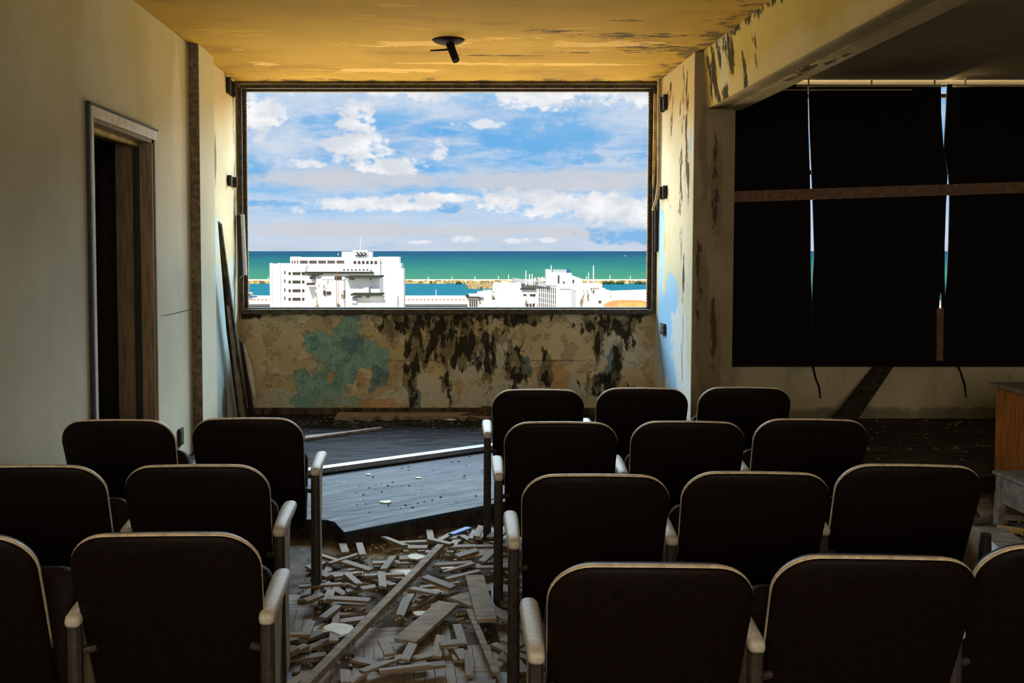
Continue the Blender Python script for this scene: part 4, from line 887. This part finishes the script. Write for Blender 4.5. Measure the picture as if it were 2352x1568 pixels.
# quay sheds
D = 560
Q = bld('quay_shed', 1000, D, 'long low quay warehouse with rows of reddish openings')
for x0, x1 in ((560, 640), (915, 1090)):
    bpart('wall', M['bwhite'], Q, x0, 685, x1, 698, D, 18); bpart('roof', M['pale'], Q, x0, 682.5, x1, 685.5, D + 2, 22); bpart('loading_shade', M['bgrey'], Q, x0, 698, x1, 703, D + 2, 10)
    wins(Q, [(x, 686.5, x + 4.5, 689) for x in range(x0 + 4, x1 - 5, 9)], D, M['redwin'], 'opening'); wins(Q, [(x, 692, x + 5, 693.5) for x in range(x0 + 5, x1 - 5, 9)], D, M['pale'], 'lower_opening')
Q2 = bld('pale_warehouse', 1440, 480, 'big pale warehouse roof beside the harbour at the right')
pts = [atY(1384, 668, 520), atY(1500, 664, 540), atY(1500, 692, 470), atY(1384, 694, 470)]
ch(MB().prism(pts, (0, 2, -3)), 'roof', M['pale'], Q2)
Q3 = bld('harbour_hut', 572, 520, 'small hut with green and blue sides at the left end of the view')
bpart('wall', M['bwhite'], Q3, 566, 672, 576, 690, 520, 6); bpart('blue_side', M['tank'], Q3, 569, 680, 588, 683, 518, 3); bpart('shutter', M['green'], Q3, 571, 674, 575, 679, 519.7, .5)
# breakwater with rocks, bushes and lamp posts
bk = MB(); q = random.Random(21); D = 985
y_ = 0
for k in range(150):
    px_ = 545 + k * 6.6 + q.uniform(-2, 2); h = q.uniform(3.5, 6.0); c = atY(px_, 655, D + q.uniform(-8, 4))
    s = q.uniform(1.2, 2.6)
    bk.box((c[0] - s * 1.6, c[1] - s, SEA - .5), (c[0] + s * 1.6, c[1] + s, SEA + h * .62))
bwr = empty('breakwater', (0, D, SEA)); tag(bwr, 'long rocky breakwater between harbour and open sea', 'breakwater')
o = ch(bk, 'rocks', M['rock'], bwr); o['kind'] = 'stuff'
ch(MB().box((-300, D + 4, SEA - 1), (300, D + 14, SEA + 4.0)), 'roadway', M['pale'], bwr)
sand = [atZ(x, y, SEA + 1) for x, y in ((1068, 652), (1075, 660), (1100, 661), (1140, 660), (1145, 652))]
ch(MB().prism([(x, min(y, 960), SEA - .5) for x, y, z in sand], (0, 0, 2.4)), 'sand_spit', M['rock'], bwr)
def bush(px0, px1, py, label, D_=962):
    mb = MB(); q_ = random.Random(px0)
    for k in range(max(6, int((px1 - px0) / 2.2))):
        c = atY(q_.uniform(px0, px1), py, D_ + q_.uniform(-3, 3)); r = q_.uniform(1.2, 2.4); n = 6
        mb.lathe([(r * .5, c[2] - r * .8), (r, c[2]), (r * .8, c[2] + r * .6), (.1, c[2] + r)], (c[0], c[1], 0), 7)
        mb.box((c[0] - .15, c[1] - .15, SEA), (c[0] + .15, c[1] + .15, c[2]))
    tag(mb.build('bush', M['green']), label, 'bush')
bush(1050, 1064, 651, 'dark bush on the breakwater left of the sand spit'); bush(1385, 1432, 650, 'long dark green bushes on the breakwater right of the slatted office'); bush(1462, 1495, 651, 'dark green bush on the breakwater at the right window jamb')
for px_, h in ((616, 636), (984, 635), (1038, 635), (1091, 635), (1145, 634), (1168, 630), (1347, 634), (1401, 632), (1448, 633)):
    a = atY(px_, 655, D + 9); b = atY(px_, h, D + 9); a = (a[0], a[1], SEA + 4)
    tag(MB().tube([a, b], [.42, .3], 5).build('lamp_post', M['post']), 'thin pale lamp post standing on the far breakwater', 'lamp post', 'lamp posts along the breakwater')
for px_, y0, y1, dd, lb in ((1001.5, 665, 690, 600, 'pale post rising from the quay beside the harbour water'), (1352, 626, 655, 500, 'thin brownish pole right of the rooftop stair wing'), (1104, 668, 684, 420, 'thin pole above the old corner house roof')):
    a = atY(px_, y1, dd); b = atY(px_, y0, dd); tag(MB().tube([(a[0], a[1], SEA), b], [.25, .2], 6).build('harbour_pole', M['post']), lb, 'pole')
sb = empty('sailboat', (atY(775, 586, 4000)[0], 4000, SEA)); tag(sb, 'tiny white sailboat near the horizon left of the penthouse', 'boat')
a = atY(775, 586, 4000); sc_ = 4000 / 2100
for nm, pts, m_ in (('hull', [(-2.5, 0), (2.8, 0), (2.2, -1.2), (-2, -1.2)], M['bslab']), ('sail', [(.6, .2), (1.2, 6.0), (3.0, .2)], M['bwhite'])):
    ch(MB().prism([(a[0] + x * sc_, 4000, a[2] + (z - 0) * sc_) for x, z in pts], (0, 2, 0)), nm, m_, sb)
mbt = atY(1436, 587.2, 5500); tag(MB().prism([(mbt[0] - 5, 5500, mbt[2] - 1.8), (mbt[0] + 5, 5500, mbt[2] - 1.8), (mbt[0] + 6.5, 5500, mbt[2] + 1.2), (mbt[0] - 6.5, 5500, mbt[2] + 1.2)], (0, 3, 0)).build('small_boat', M['ochrestrip']), 'tiny yellow boat far out on the sea at the right', 'boat')
